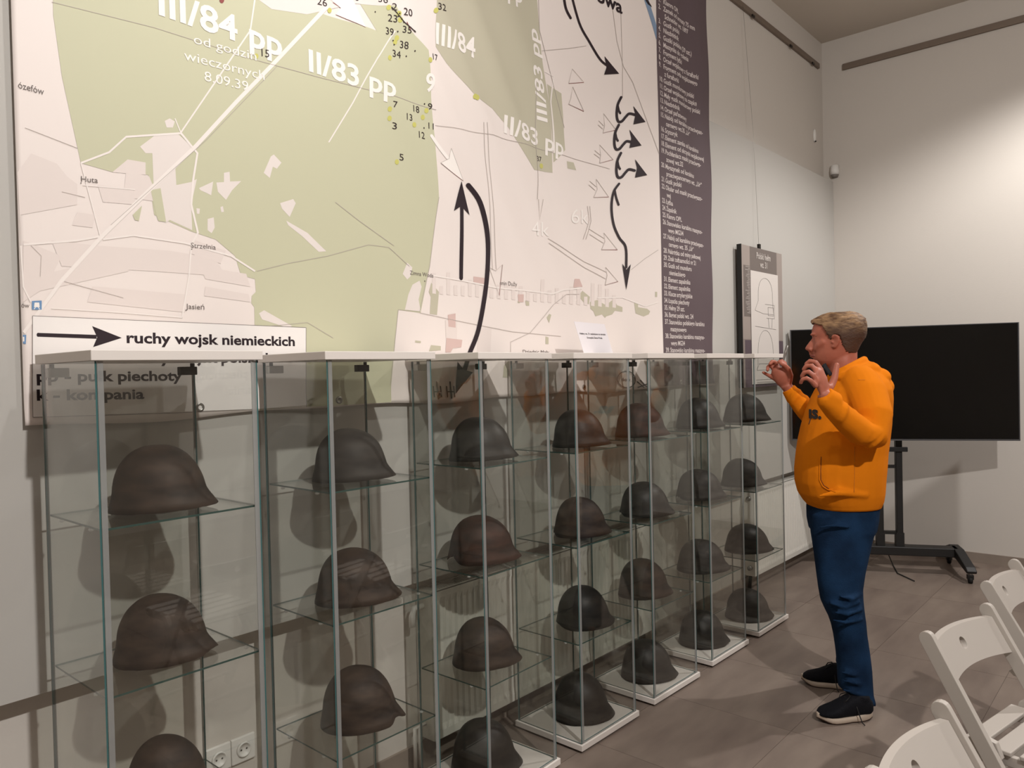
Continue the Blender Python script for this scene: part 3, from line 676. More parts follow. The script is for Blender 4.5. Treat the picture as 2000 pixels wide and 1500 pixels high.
for (c, k), (uL, uR, vT, mi, az, dmg, colr) in HS.items():
    cc = Vector((CX[c]+CW/2, CY[c]+CD_/2, HZ[k])); dep = (cc-CAM).dot(FW)
    um = (uL+uR)/2; L_ = (uR-uL)*dep/F*.985
    r = ray(um, vT); top = CAM+r*(dep/F)
    pos = cc+rh*((top-cc).dot(rh)); pos.z = HZ[k]+.0004
    mg = .020+L_*.52; pos.x = min(max(pos.x, CX[c]+mg), CX[c]+CW-mg); pos.y = min(max(pos.y, CY[c]+min(mg, .175)), CY[c]+CD_-min(mg, .175))
    H = top.z-HZ[k]-.002
    where = TIER[k]+', '+['leftmost cabinet', 'second cabinet from left', 'third cabinet from left', 'middle cabinet', 'third cabinet from right', 'second cabinet from right', 'rightmost cabinet'][c]
    o = put('helmet', helmet_mesh(L_, L_*.86, H, c*7+k*3+1, dmg, HM[mi]), None, pos)
    tag(o, ('%s helmet %s on the %s' % (colr, DETAIL.get((c, k), ''), where)).replace('  ', ' '), 'helmet', 'excavated steel helmets in the glass cabinets')
    o.rotation_euler = (0, 0, math.atan2(rh.y, rh.x)+math.radians(az))
    s_ = o.modifiers.new('thick', 'SOLIDIFY'); s_.thickness = .0022; s_.offset = -1
# ------------------------------------------------------------------ sign card standing on a cabinet
cx = onp(1160, 690, 2, 1.636)
p0, p1 = onp(1141, 690, 2, 1.636), onp(1198, 690, 2, 1.636)
t = thing('sign_card', 'white A4 sign card with two lines of text standing on the cabinets', 'card', (2.93, 2.06, 1.636), 0)
def cardp(x, z, d=0): return Vector((x-.045*z/.2, .0-d, z))
a = [onp(1141, 690, 1, 2.05), onp(1198, 690, 1, 2.05), onp(1180, 627, 1, 2.05), onp(1121, 626, 1, 2.05)]
wA = (a[1].x-a[0].x); hA = a[3].z-a[0].z; sk = a[3].x-a[0].x
t.location = (a[0].x, 2.05, 1.636)
mb = MB()
def cp(x, z, y): return (x+sk*z/hA, y+.10*z*0, z)
mb.prism([(0, 0), (wA, 0), (wA, hA-.005), (0, hA)], lambda x, z: cp(x, z, 0), lambda x, z: cp(x, z, .0012)).build('card_sheet', mat('card_paper', '#e9e3e6', .6), t)
mb = MB().prism([(wA*.3, 0), (wA*.7, 0), (wA*.6+0, .12), (wA*.4, .12)], lambda x, z: (x+sk*z/hA, .0015+.05*(1-z/.12), z), lambda x, z: (x+sk*z/hA, .003+.05*(1-z/.12), z)).build('card_prop', mat('card_prop_paper', '#d9d4d4', .7), t)
mb = MB()
for s, zc, x0, wd in (('Hełmy wz. 31 znalezione na terenie', hA*.61, .06, .86), ('Uroczyska Zimna Woda', hA*.49, .25, .52)):
    vs, fs, w_ = text_mesh(s, .012); k = wA*wd/w_
    mb.add([cp(wA*x0+v.x*k, zc+v.y*.012, -.0008) for v in vs], fs)
mb.build('card_text', BM['ink'], t)
# ------------------------------------------------------------------ helmet poster on the left wall
pa, pb, pc, pd = onp(1444, 479, 1, 2.2), onp(1530, 496, 1, 2.2), onp(1525, 755, 1, 2.2), onp(1440, 755, 1, 2.2)
PX0, PX1, PZ0, PZ1 = 4.84, 5.52, 1.42, 2.375
t = thing('helmet_poster', 'framed poster with two line drawings of a helmet hanging on the left wall', 'poster', (PX0, 2.2, PZ0))
PW, PH = PX1-PX0, PZ1-PZ0
MB().box(0, PW, 0, .018, 0, PH).build('poster_board', mat('poster_grey', '#8b7f79', .5), t, bevel=.001)
MB().box(-.005, 0, -.002, .03, -.002, PH+.002).build('edge_shade', M['black'], t)  # black strip stands for the shadowed gap between poster and wall board
def pbox(n, x0, x1, z0, z1, m, l=1): MB().box(x0*PW, x1*PW, -.0007*l, -.0007*l+.0006, z0*PH, z1*PH).build(n, m, t)
pm = {k: mat('poster_'+k, c, .5) for k, c in dict(head='#6f6560', side='#9c9089', low='#5b4d54', paper='#d8d0ca', pencil='#66605c', txt='#c9c0ba').items()}
pbox('poster_header', .19, .86, .83, 1, pm['head']); pbox('poster_margin', 0, .19, .34, 1, pm['side']); pbox('poster_margin', .86, 1, .34, 1, pm['side'])
pbox('poster_text_column', .04, .19, .5, .86, pm['head'], 2); pbox('poster_footer', 0.05, 1, 0, .335, pm['low'], 1)
MB().box(.19*PW, .87*PW, -.005, -.003, .02*PH, .83*PH).build('drawing_sheet', pm['paper'], t)
mb = MB()
for s, zc in (('Polski hełm', .925), ('wz. 31', .865)):
    vs, fs, w_ = text_mesh(s, .02); k = (.26 if 'P' in s else .13)*PW/w_*1.35
    mb.add([(PW*.52-w_*k/2+v.x*k, -.0026, PH*zc+v.y*.06) for v in vs], fs)
for i in range(30): mb.box((.19-.005-.035-.08*random.Random(i).random())*PW, .185*PW, -.0028, -.0022, (.85-i*.0112)*PH, (.853-i*.0112)*PH)
mb.build('poster_lettering', pm['txt'], t)
mb = MB()
def pline(pts, r=.0011):
    mb.tube([(x*PW, -.0056, z*PH) for x, z in pts], r, 5)
arc = lambda x0, x1, z0, z1, n=14: [((x0+x1)/2-(x1-x0)/2*math.cos(PI*i/n), z0+(z1-z0)*math.sin(PI*i/n)**.6) for i in range(n+1)]
pline(arc(.36, .72, .62, .79)[0:]); pline([(.36, .62), (.28, .55), (.48, .53), (.74, .53), (.72, .62)]); pline([(.53, .60), (.76, .60), (.76, .50), (.56, .50)]); pline([(.6, .58), (.74, .58), (.74, .52), (.6, .52), (.6, .58)])
pline([(.6, .5), (.62, .43)]); pline([(.7, .5), (.69, .43)]); pline([(.28, .435), (.8, .42)])
pline([(.3, .12)]+arc(.33, .72, .16, .41)+[(.74, .12), (.3, .12)]); pline([(.3, .12), (.36, .165), (.68, .165), (.74, .12)]); pline([(.28, .05), (.74, .05)])
for i in range(5): pline([(.3, .035-i*.005), (.8, .033-i*.005)], .0006)
mb.build('pencil_drawing', pm['pencil'], t)
# ------------------------------------------------------------------ radiators
def radiator(x0, x1, label, valve_left):
    t = thing('radiator', label, 'radiator', (x0, 2.234, .107)); W_ = x1-x0; H_ = .593; D_ = .092
    n = int((W_-.08)/.0333); out = [(0.0, 0.0)]
    pr = []
    for i in range(n):
        a = .04+i*.0333; pr += [(a, 0), (a+.008, .006), (a+.0235, .006), (a+.0315, 0)]
    pr = [(0, 0)]+pr+[(W_, 0)]
    mb = MB(); zz = [.03, .055, H_-.055, H_-.03]
    rows = []
    for z, k in zip([0]+zz+[H_], (0, 0, 1, 1, 0, 0)): rows.append([(x, y*k, z) for x, y in pr])
    mb.rings(rows, 0, cap=False, closed=False)
    mb.box(0, W_, .0065, .012, 0, H_)
    mb.build('front_panel', M['rad'], t)
    MB().box(.01, W_-.01, D_-.02, D_-.008, 0.01, H_-.01).build('back_panel', M['rad'], t)
    MB().box(.02, W_-.02, .03, D_-.03, .03, H_-.03).build('convector_core', M['raddark'], t)
    for x in (-.002, W_): MB().box(x, x+.002, .002, D_, .0, H_+.002).build('side_cover', M['rad'], t)
    mb = MB(); x = .01
    while x < W_-.015:
        mb.box(x, x+.006, .012, D_-.008, H_-.004, H_); x += .014
    mb.box(0, W_, 0.0, .012, H_-.004, H_+.002); mb.box(0, W_, D_-.01, D_, H_-.004, H_+.002)
    g_ = mb.build('top_grille', M['rad'], t); g_['kind'] = 'stuff'
    if valve_left:
        MB().tube([(-.004, .05, H_-.06), (-.05, .05, H_-.06), (-.06, .05, H_-.09), (-.06, .05, H_-.13)], [.012, .012, .014, .013], 12).build('valve', M['plastic'], t, True)
        for xx in (-.06, -.035): MB().tube([(xx, .05, -.1), (xx, .05, .06), (-.004, .05, .06)], .008, 10).build('pipe', M['plastic'], t, True)
    else:
        for z in (.055, H_-.055): MB().tube([(-.02, .035, z), (-.002, .035, z)], .016, 14).build('end_plug', M['steel'], t, True)
        MB().tube([(.06, .06, .01), (.06, .07, -.105)], .012, 10).build('pipe', M['rubber'], t, True)
    return t
radiator(2.035, 3.68, 'white ribbed panel radiator behind the third and fourth glass cabinets', True)
radiator(5.05, 6.45, 'white ribbed panel radiator between the last cabinet and the far corner', False)
# ------------------------------------------------------------------ television on its stand
TL = Vector((5.70, 2.215, 0)); TR = Vector((6.355, .863, 0)); td = (TR-TL).normalized(); tn = Vector((td.y, -td.x, 0))
if tn.dot(-FW) < 0: tn = -tn
TWd = (TR-TL).length; TZ0, TZ1 = .998, 1.828
def tvM(o, name, label, cat):
    t = thing(name, label, cat, o, math.atan2(td.y, td.x)); return t
tc_ = (TL+TR)/2
tv = tvM((tc_.x, tc_.y, TZ0), 'television', 'large flat black television switched off on a wheeled stand', 'television')
h2 = TWd/2; HT = TZ1-TZ0; tilt = 0
# local +x runs right along the screen, the viewer is at local -y
MB().box(-h2, h2, 0.004, .045, 0, HT).build('tv_case', M['bezel'], tv, bevel=.003)
MB().box(-h2*.6, h2*.6, .045, .08, .1, HT*.6).build('tv_back_bulge', M['black'], tv, bevel=.01)
MB().box(-h2+.008, h2-.008, 0, .004, .016, HT-.008).build('screen', M['screen'], tv)
MB().box(-h2, h2, -.002, .004, 0, .010).build('bottom_bezel', M['bezelb'], tv)
MB().box(-h2, h2, -.001, .005, HT-.004, HT).build('top_bezel', M['bezelb'], tv)
for s in (-1, 1): MB().box(s*h2-.003, s*h2+.003, -.001, .01, 0, HT).build('side_bezel', M['bezelb'], tv)
st = Vector((6.14, 1.665, 0))
std = thing('tv_stand', 'black wheeled television stand with two posts and splayed feet', 'stand', st, math.atan2(td.y, td.x))
for x in (-.062, .070):
    MB().box(x-.022, x+.022, -.03, .03, .2, 1.62).build('post', M['black'], std, bevel=.004)
    MB().prism([(-.022, 0), (.022+.0, 0), (.022, .1), (-.022, .1)], lambda a, b, x=x: (x+a*1.25, -.034, .2+b), lambda a, b, x=x: (x+a*1.25, .034, .2+b)).build('post_foot', M['black'], std)
for z, h in ((.285, .022), (.78, .022)): MB().box(-.045, .052, -.02, .02, z, z+h).build('cross_bar', M['black'], std)
MB().box(-.10, .125, -.05, -.03, .905, .940).build('shelf_bracket', M['black'], std, bevel=.003)
for x in (-.062, .07): MB().box(x-.015, x+.015, -.075, -.03, 1.2, 1.6).build('mount_arm', M['black'], std)
MB().box(-.37, .455, -.055, .055, .135, .2).build('base_beam', M['black'], std, bevel=.006)
for sx in (-.44, .545):
    k = 1 if sx > 0 else -1
    prof = [(-.24, .115), (-.27, .09), (-.26, .072), (-.2, .09), (-.08, .13), (.1, .13), (.30, .085), (.36, .08), (.37, .11), (.34, .135), (.1, .2), (-.06, .2)]
    def pf(dx): return lambda y, z, dx=dx: (sx+dx-k*(.1-abs(y)*.12), y, z)
    MB().prism(prof, pf(-.032), pf(.032)).build('foot_arm', M['black'], std, bevel=.005)
    for y in (-.235, .34):
        xx = sx-k*(.1-abs(y)*.12)
        cs = MB().tube([(xx, y, .085), (xx, y, .06)], .012, 10).build('caster', M['steel'], std)
        MB().box(xx-.02, xx+.02, y-.016, y+.018, .028, .062).build('caster_fork', M['black'], cs, bevel=.003)
        MB().tube([(xx-.011, y, .026), (xx+.011, y, .026)], .026, 16).build('wheel', M['rubber'], cs, True)
cb = MB(); a = onp(1693, 1010, 0, 6.6); b = onp(1712, 1045, 0, 6.5); c = onp(1718, 1066, 2, .15)
cb.tube([onp(1695, 985, 0, 6.7), onp(1697, 1012, 0, 6.66), onp(1705, 1035, 0, 6.6), (6.5, 1.80, .12), (6.35, 1.70, .006), (6.1, 1.6, .006), (5.95, 1.45, .006)], .004, 6)
tag(cb.build('power_cable', M['rubber'], None, True), 'thin black cable hanging from the wall socket to the floor under the television stand', 'cable')
# ------------------------------------------------------------------ folding chairs
def make_chair(label):
    t = thing('folding_chair', label, 'chair', group='white wooden folding chairs in a row')
    # local: x across (-.205...205), front of the seat towards +y, back top at y=0
    HB, W2 = .77, .206
    fx = .44
    for s in (-1, 1):
        # long rail: back top to front foot, flat section
        a = Vector((s*W2, 0, HB)); b = Vector((s*W2, fx, 0)); d = (b-a).normalized(); n = Vector((0, d.z, -d.y))
        pts = []
        for k in range(9): ang = PI/2+PI*k/8; pts.append((math.sin(ang)*.021*0+.021*math.cos(ang)+.021*0, math.sin(ang)*.021))
        out = []
        Lr = (b-a).length
        prof = [(.021*math.sin(PI*k/8-PI/2), -.021*math.cos(PI*k/8-PI/2)) for k in range(9)]
        poly = [(x_, .021+y_) for x_, y_ in prof]   # rounded top
        poly = [(-.021*math.cos(PI*k/8), .021-.021*math.sin(PI*k/8)) for k in range(9)]+[(.021, Lr), (-.021, Lr)]
        MB().prism(poly, lambda q, l: a+d*l+n*q+Vector((-.010, 0, 0)), lambda q, l: a+d*l+n*q+Vector((.010, 0, 0))).build('side_rail', M['chair'], t, bevel=.0025)
        # rear leg: from the joint under the seat back to the floor behind
        xi = s*(W2-.025)
        a2 = Vector((xi, .315, .47)); b2 = Vector((xi, -.04, 0)); d2 = (b2-a2).normalized(); n2 = Vector((0, d2.z, -d2.y)); L2 = (b2-a2).length
        poly2 = [(-.018*math.cos(PI*k/8), .018-.018*math.sin(PI*k/8)) for k in range(9)]+[(.018, L2), (-.018, L2)]
        MB().prism(poly2, lambda q, l: a2+d2*l+n2*q+Vector((-.010, 0, 0)), lambda q, l: a2+d2*l+n2*q+Vector((.010, 0, 0))).build('rear_leg', M['chair'], t, bevel=.0025)
        # seat side rail
        xi = s*(W2-.048)
        pl_ = [(.08, .435), (.50, .435), (.515, .45), (.50, .465), (.08, .465), (.065, .45)]
        sr = MB().prism(pl_, lambda y, z: (xi-.009, y, z), lambda y, z: (xi+.009, y, z)).build('seat_rail', M['chair'], t, bevel=.002)
        # bracket at the back joint
        pl_ = [(.10, .445), (.135, .43), (.20, .46), (.185, .50), (.14, .51), (.11, .49)]
        MB().prism(pl_, lambda y, z: (s*(W2-.0225)-.010, y, z), lambda y, z: (s*(W2-.0225)+.010, y, z)).build('joint_block', M['chair'], t, bevel=.002)
        MB().tube([(s*(W2+.0095), .25, .40), (s*(W2+.013), .25, .40)], .006, 10).build('bolt', M['steel'], t)
    for i in range(6):
        y = .115+i*.073; z = .465
        MB().box(-W2+.014+.02, W2-.014-.02, y-.026, y+.026, z, z+.013).build('seat_slat', M['chair'], t, bevel=.003)
    for (y, z) in ((.12, .25), (.40, .07+.0), (.05, .12)): MB().tube([(-W2+.02, y if z != .25 else .1, z), (W2-.02, y if z != .25 else .1, z)], .009, 12).build('dowel', M['chair'], t, True)
    # curved backrest board with a hand hole
    n = 24; zt_, zb2 = .735, .635
    def bp(x, w, off):   # w 0 bottom .. 1 top, the board follows the slope of the rails and bows backwards
        k = 1-(x/(W2-.01))**2
        z = zb2+(zt_-zb2)*w+.004*k; y = (HB-z)/HB*fx-.030*k+off
        return Vector((x, y, z))
    mb = MB(); hw = W2-.011; NQ = 64
    ring_in = [(.017*math.cos(a*2*PI/NQ), .55+.16*math.sin(a*2*PI/NQ)) for a in range(NQ)]
    ring_out = []
    per = [(hw, .5), (hw, 1), (-hw, 1), (-hw, 0), (hw, 0), (hw, .5)]; seg = [.25*hw, 2*hw, .5*hw, 2*hw, .25*hw]; tot = sum(seg)
    for a in range(NQ):
        d_ = a/NQ*tot; q_ = 0
        while d_ > seg[q_] and q_ < 4: d_ -= seg[q_]; q_ += 1
        f = min(1, d_/seg[q_]); ring_out.append((per[q_][0]+(per[q_+1][0]-per[q_][0])*f, per[q_][1]+(per[q_+1][1]-per[q_][1])*f))
    for cx_, cz_ in ((hw, 1), (-hw, 1), (hw, 0), (-hw, 0)):
        i_ = min(range(NQ), key=lambda q: ((ring_out[q][0]-cx_)/hw)**2+((ring_out[q][1]-cz_)*.5)**2); ring_out[i_] = (cx_, cz_)
    allr = [[(a[0]+(b_[0]-a[0])*f, a[1]+(b_[1]-a[1])*f) for a, b_ in zip(ring_in, ring_out)] for f in (0, .12, .3, .5, .7, .85, 1)]
    rs = [[bp(x, w, -.009) for x, w in r] for r in allr]+[[bp(x, w, .009) for x, w in r] for r in allr[::-1]]
    rs.append(rs[0])
    mb.rings(rs, cap=False)
    me = mb.mesh('backrest', M['chair'])
    bm = bmesh.new(); bm.from_mesh(me); bmesh.ops.remove_doubles(bm, verts=bm.verts, dist=1e-5)
    bmesh.ops.recalc_face_normals(bm, faces=bm.faces)
    for f in bm.faces: f.smooth = True
    for e in bm.edges:
        if len(e.link_faces) == 2 and e.calc_face_angle(0) > .7: e.smooth = False
    bm.to_mesh(me); bm.free()
    put('backrest', me, t)
    return t
CH_ = [(((3.587, .521), (3.18, .546)), 'white folding chair farthest from the camera, cut by the right edge'), (((2.887, .497), (2.482, .582)), 'white folding chair in the middle of the row, its whole backrest showing'), (((1.987, .441), (1.577, .473)), 'white folding chair nearest the camera at the bottom right corner')]
ch0 = make_chair('x'); chairs = [ch0, copy_tree(ch0), copy_tree(ch0)]
for o, ((r_, l_), lb) in zip(chairs, CH_):
    r_ = Vector((*r_, 0)); l_ = Vector((*l_, 0)); c = (r_+l_)/2; d = (r_-l_).normalized()
    # front of the chair looks away from the cabinets: local +y -> (d rotated by -90)
    o.location = c; o.rotation_euler = (0, 0, math.atan2(-d.y, -d.x)); o['label'] = lb
# ------------------------------------------------------------------ the man in the orange hoodie
DP = 3.53
def PP(u, v, b=0.): return CAM+ray(u, v)*((DP-b)/F)     # point b metres nearer than the plane he stands in
fwd = Vector((FW.x, FW.y, 0)).normalized(); rgt = Vector((RT.x, RT.y, 0)).normalized()
px = DP/F
def ering(u0, u1, v, b, hd, n=28, p=2.3, tilt=0):
    c = PP((u0+u1)/2, v, b); hw = (u1-u0)/2*px; o = []
    for k in range(n):
        a = k*2*PI/n; ca, sa = math.cos(a), math.sin(a)
        r = (abs(ca)**p+abs(sa)**p)**(-1/p)
        o.append(c+rgt*(hw*ca*r)+fwd*(hd*sa*r)-Vector((0, 0, tilt*ca*px)))
    return o
base = pl_ = PP(1655, 1360, 0); base = Vector((base.x, base.y, 0))
man = thing('person', 'man in an orange hoodie and blue jeans standing with both hands raised', 'person', base)
def mput(name, me, parent, m=None):
    if m: me.materials.clear(); me.materials.append(m)
    o = bpy.data.objects.new(name, me); COL.objects.link(o); o.parent = parent
    off = Vector(base)
    if parent is man: me.transform(Matrix.Translation(-off))
    return o
def skin_mat():
    m = mat('skin', '#a9634f', .5, spec=.35, var=.07, vscale=30, bump=.06, bscale=160)
    b = m.node_tree.nodes['Principled BSDF']; b.inputs['Subsurface Weight'].default_value = .12; b.inputs['Subsurface Radius'].default_value = (.02, .008, .004); return m
SK = skin_mat()
# head, in its own frame: hf forward (left in the picture and slightly away), hs towards the camera side
hr = math.radians(22)
hf = (-rgt*math.cos(hr)+fwd*math.sin(hr)); hs = (-fwd*math.cos(hr)-rgt*math.sin(hr)); HC = PP(1640, 668, 0)
def hp(du, v, s): return HC+hf*((1640-du)*px*1.05)+hs*s+Vector((0, 0, (668-v)*px))
HR = [(716, 1612, 1634, .022), (711, 1602, 1642, .040), (705, 1597, 1652, .052), (698, 1594, 1664, .060), (690, 1593.5, 1668, .0655), (680, 1594, 1673, .070), (670, 1593, 1677, .073), (661, 1594, 1682, .0745), (652, 1591.5, 1683.5, .0755), (643, 1592, 1684, .076), (634, 1594.5, 1683, .0745), (626, 1599, 1680, .069), (619, 1607, 1674, .058), (614, 1617, 1665, .042), (611, 1629, 1654, .022)]
def headring(v, uf, ub, hw, grow=0., n=36, hgt=0):
    c = (uf+ub)/2; a = (ub-uf)/2; o = []
    for k in range(n):
        t = k*2*PI/n; ct, s_ = math.cos(t), math.sin(t)
        p = 2.25; r = (abs(ct)**p+abs(s_)**p)**(-1/p)
        w = hw*(1 if ct > 0 else (1-.16*abs(ct)**2)); 
        o.append(hp(c+(a+grow/px)*ct*r, v-hgt/px, (w+grow)*s_*r))
    return o
B = MB()
B.rings([headring(*q) for q in HR])
B.tube([hp(1600, 654, 0), hp(1595, 664, 0), hp(1591, 674, 0), hp(1590, 680, 0)], [.010, .012, .0155, .0165], 14, ball=True)     # nose
B.tube([hp(1597, 657, 0), hp(1591.5, 665, 0), hp(1586, 673.5, 0), hp(1583.5, 678.5, 0)], [.007, .0075, .009, .0100], 12, ball=True)
for s in (-1, 1):
    B.ball(hp(1589, 681, s*.0115), .011, .0085, .0085)
    B.ball(hp(1596.5, 651.5, s*.028), .012, .022, .007, M=None)
    B.ball(hp(1600.5, 658.3, s*.031), .010, .015, .0055); B.ball(hp(1601.5, 664, s*.031), .010, .015, .0045)
    B.tube([hp(1612, 668, s*.052), hp(1605, 673, s*.041), hp(1600, 681, s*.028)], [.016, .016, .014], 12, ball=True)
B.ball(hp(1594, 690.5, 0), .012, .022, .005, n=16); B.ball(hp(1594.5, 695.5, 0), .011, .020, .0055, n=16)
B.ball(hp(1602, 706, 0), .022, .026, .018); B.ball(hp(1597, 687, 0), .014, .024, .012)
for s in (-1, 1):   # ears
    ec = (1632, 667)
    B.tube([hp(1627, 660, s*.078), hp(1628.5, 656.5, s*.083), hp(1633, 655.5, s*.087), hp(1637.5, 659, s*.089), hp(1638, 666, s*.087), hp(1635.5, 673, s*.083), hp(1631, 678.5, s*.078), hp(1628, 677, s*.075)], [.0045, .005, .005, .005, .005, .0052, .006, .005], 8, ball=True)
    B.tube([hp(1634, 661, s*.078), hp(1634, 668, s*.077), hp(1631, 674, s*.074)], [.009, .008, .006], 8, ball=True)
    B.ball(hp(1627, 669, s*.077), .005, .004, .006)
# neck and hidden trunk
B.tube([PP(1652, 760, 0), PP(1650, 730, 0), PP(1645, 706, 0), PP(1648, 680, 0)], [.085, .068, .064, .058], 20)
B.tube([PP(1648, 1005, 0), PP(1645, 900, 0), PP(1652, 820, 0), PP(1655, 765, 0)], [.10, .12, .12, .09], 20)
NS = [(1686, 765, .15), (1701, 815, .225), (1692, 840, .27), (1655, 816, .33), (1614, 778, .37)]     # near arm
B.tube([PP(*p) for p in NS], [.05, .045, .038, .034, .028], 16)
FS = [(1640, 765, -.16), (1600, 812, -.23), (1575, 795, -.26), (1540, 760, -.28)]
B.tube([PP(*p) for p in FS], [.055, .045, .04, .028], 16)
def finger(pts, r0, r1):
    pts = [PP(*p) for p in pts]; n = len(pts)
    B.tube(pts, [r0+(r1-r0)*i/(n-1) for i in range(n)], 10, ball=True)
# near (left) hand
B.tube([PP(1614, 778, .37), PP(1608, 768, .37)], [.027, .029], 14)
B.tube([PP(1610, 770, .37), PP(1607, 756, .365), PP(1603, 741, .36), PP(1600, 732, .36)], [.026, .036, .040, .034], 16, flat=.55, side=PP(1620, 740, .32)-PP(1590, 750, .41), ball=True)
finger([(1609, 740, .33), (1603, 722, .325), (1593, 707.5, .32), (1582, 704.5, .31), (1574.5, 711, .30)], .0128, .0095)
finger([(1602, 742, .36), (1595, 725, .36), (1585, 714, .355), (1575, 714.5, .345), (1569.5, 722, .335)], .0128, .0095)
finger([(1596, 747, .385), (1588, 733, .39), (1579, 725.5, .385), (1570, 728, .375), (1566, 736, .365)], .0124, .0092)
finger([(1593, 754, .40), (1584, 744, .41), (1575, 738, .41), (1567, 741, .40), (1564, 748, .39)], .0112, .0084)
finger([(1614, 764, .35), (1624, 752, .325), (1630, 738, .31), (1632.5, 724, .30), (1634, 713, .295)], .0175, .0118)
B.ball(PP(1619, 758, .345), .019)
# far (right) hand
B.tube([PP(1541, 762, -.28), PP(1535, 752, -.28)], [.026, .028], 14)
B.tube([PP(1536, 754, -.28), PP(1530, 744, -.28), PP(1524, 735, -.28), PP(1519, 728, -.28)], [.027, .036, .038, .032], 16, flat=.55, side=PP(1535, 728, -.26)-PP(1508, 742, -.30), ball=True)
finger([(1530, 733, -.27), (1532, 720, -.265), (1533, 709, -.255), (1527, 704.5, -.245), (1521, 707, -.24)], .0128, .0095)
finger([(1522, 729, -.285), (1519, 716, -.29), (1514, 707, -.285), (1508, 706, -.275), (1504, 711, -.265)], .0128, .0095)
finger([(1517, 732, -.295), (1511, 721, -.30), (1504, 713, -.295), (1500, 716, -.285), (1499, 723, -.275)], .0122, .0090)
finger([(1513, 740, -.30), (1506, 736, -.305), (1498, 731.5, -.305), (1491, 727.5, -.30)], .0112, .0086)
finger([(1541, 746, -.27), (1544, 733, -.25), (1540, 721, -.24), (1533, 714, -.235), (1527, 711, -.232)], .016, .0105)
# legs inside the jeans
NL = [(1650, 1000, .07), (1642, 1160, .10), (1660, 1230, .11), (1676, 1380, .11)]; FL = [(1640, 1000, -.06), (1636, 1160, -.14), (1656, 1240, -.2), (1662, 1318, -.27)]
B.tube([PP(*p) for p in NL], [.06, .045, .04, .032], 16); B.tube([PP(*p) for p in FL], [.06, .045, .04, .032], 16)
body = mput('body', remeshed(B, .0052, 3, .5), man, SK)
for s in (-1, 1):
    e = MB().ball(hp(1602.3, 661.2, s*.031), .0105, n=12); o = mput('eye', e.mesh('eye', [], True), man, mat('eye_white', '#a3958c', .3))
    e = MB().tube([hp(1597, 655.0, s*.018), hp(1596.5, 653.5, s*.03), hp(1600, 655, s*.043)], .0022, 6); mput('eyebrow', e.mesh('eyebrow', [], True), man, mat('eyebrow_hair', '#8a6248', .8))
mput('lips', MB().tube([hp(1596, 693.2, -.022), hp(1590.2, 692.6, -.008), hp(1590.2, 692.6, .008), hp(1596, 693.2, .022)], .0028, 8, ball=True).mesh('lips', [], True), man, mat('lip', '#9c5850', .5))
# hair
def hairline(u):
    pts = [(1585, 622), (1594, 630), (1606, 633), (1612, 634), (1617, 645), (1621, 657), (1626, 664), (1629, 656), (1637, 653), (1641, 662), (1645, 678), (1651, 688), (1662, 692), (1690, 694)]
    for (a, b_), (c, d) in zip(pts, pts[1:]):
        if a <= u <= c: return b_+(d-b_)*(u-a)/(c-a)
    return pts[0][1] if u < 1585 else pts[-1][1]
Q = [(698, 1594, 1664, .060)]+HR[4:]
dense = []
for a, b_ in zip(Q, Q[1:]):
    for k in range(4): f = k/4; dense.append(tuple(a[i]+(b_[i]-a[i])*f for i in range(4)))
dense.append(Q[-1])
rs = []; keep = []
NH = 120
for v, uf, ub, hw in dense:
    g_ = .0008+.0065*sstep(682, 645, v)+.003*sstep(640, 612, v)
    ring = headring(v, uf, ub, hw, g_, NH, .004*sstep(640, 612, v)); rs.append(ring)
    c = (uf+ub)/2; a = (ub-uf)/2; row = []
    for k in range(NH):
        t = k*2*PI/NH; row.append((c+a*math.cos(t), v))
    keep.append(row)
hv = [p for r in rs for p in r]; hk = [q for r in keep for q in r]; hfc = []
for i in range(len(rs)-1):
    for j in range(NH):
        k = (j+1) % NH; q = (i*NH+j, i*NH+k, (i+1)*NH+k, (i+1)*NH+j)
        uu = sum(hk[z][0] for z in q)/4; vv_ = sum(hk[z][1] for z in q)/4
        if vv_ < hairline(uu): hfc.append(q)
hfc.append(tuple((len(rs)-1)*NH+j for j in range(NH)))
hv2 = []
for p, (u, v) in zip(hv, hk):
    loc = p-HC; s = loc.dot(hs); f = loc.dot(hf)
    n_ = mnoise.noise(Vector((f*22, s*85, loc.z*60)))*.0052*sstep(655, 630, v)+mnoise.noise(Vector((f*50, s*190, loc.z*130)))*.002
    qf = sstep(1612, 1594, u)*sstep(640, 622, v)
    d = (Vector(loc)+Vector((0, 0, .0))).normalized()
    hv2.append(p+d*(n_+.003*0)+hf*qf*.009+Vector((0, 0, .004*qf)))
HAIR = mat('short_ginger_blond_hair', '#5e4330', .6, spec=.35, col2='#a98662', vscale=26, bump=.8, bscale=90, stretch=(1, 1, 3))
def two_tone(m, z0, z1, low):   # clipped sides are darker than the long top hair
    nt = m.node_tree; N = nt.nodes; L = nt.links; b = N['Principled BSDF']; old = b.inputs['Base Color'].links[0].from_socket
    tc = N.new('ShaderNodeTexCoord'); sp = N.new('ShaderNodeSeparateXYZ'); L.new(tc.outputs['Object'], sp.inputs[0])
    mr = N.new('ShaderNodeMapRange'); L.new(sp.outputs['Z'], mr.inputs['Value']); mr.inputs['From Min'].default_value = z0; mr.inputs['From Max'].default_value = z1
    mx = N.new('ShaderNodeMix'); mx.data_type = 'RGBA'; L.new(mr.outputs[0], mx.inputs['Factor']); mx.inputs['A'].default_value = srgb(low); L.new(old, mx.inputs['B']); L.new(mx.outputs['Result'], b.inputs['Base Color'])
two_tone(HAIR, PP(1640, 655, 0).z, PP(1640, 628, 0).z, '#4a3326')
mb = MB().add(hv2, hfc)
ho = mput('hair', mb.mesh('hair', [], True), man, HAIR)
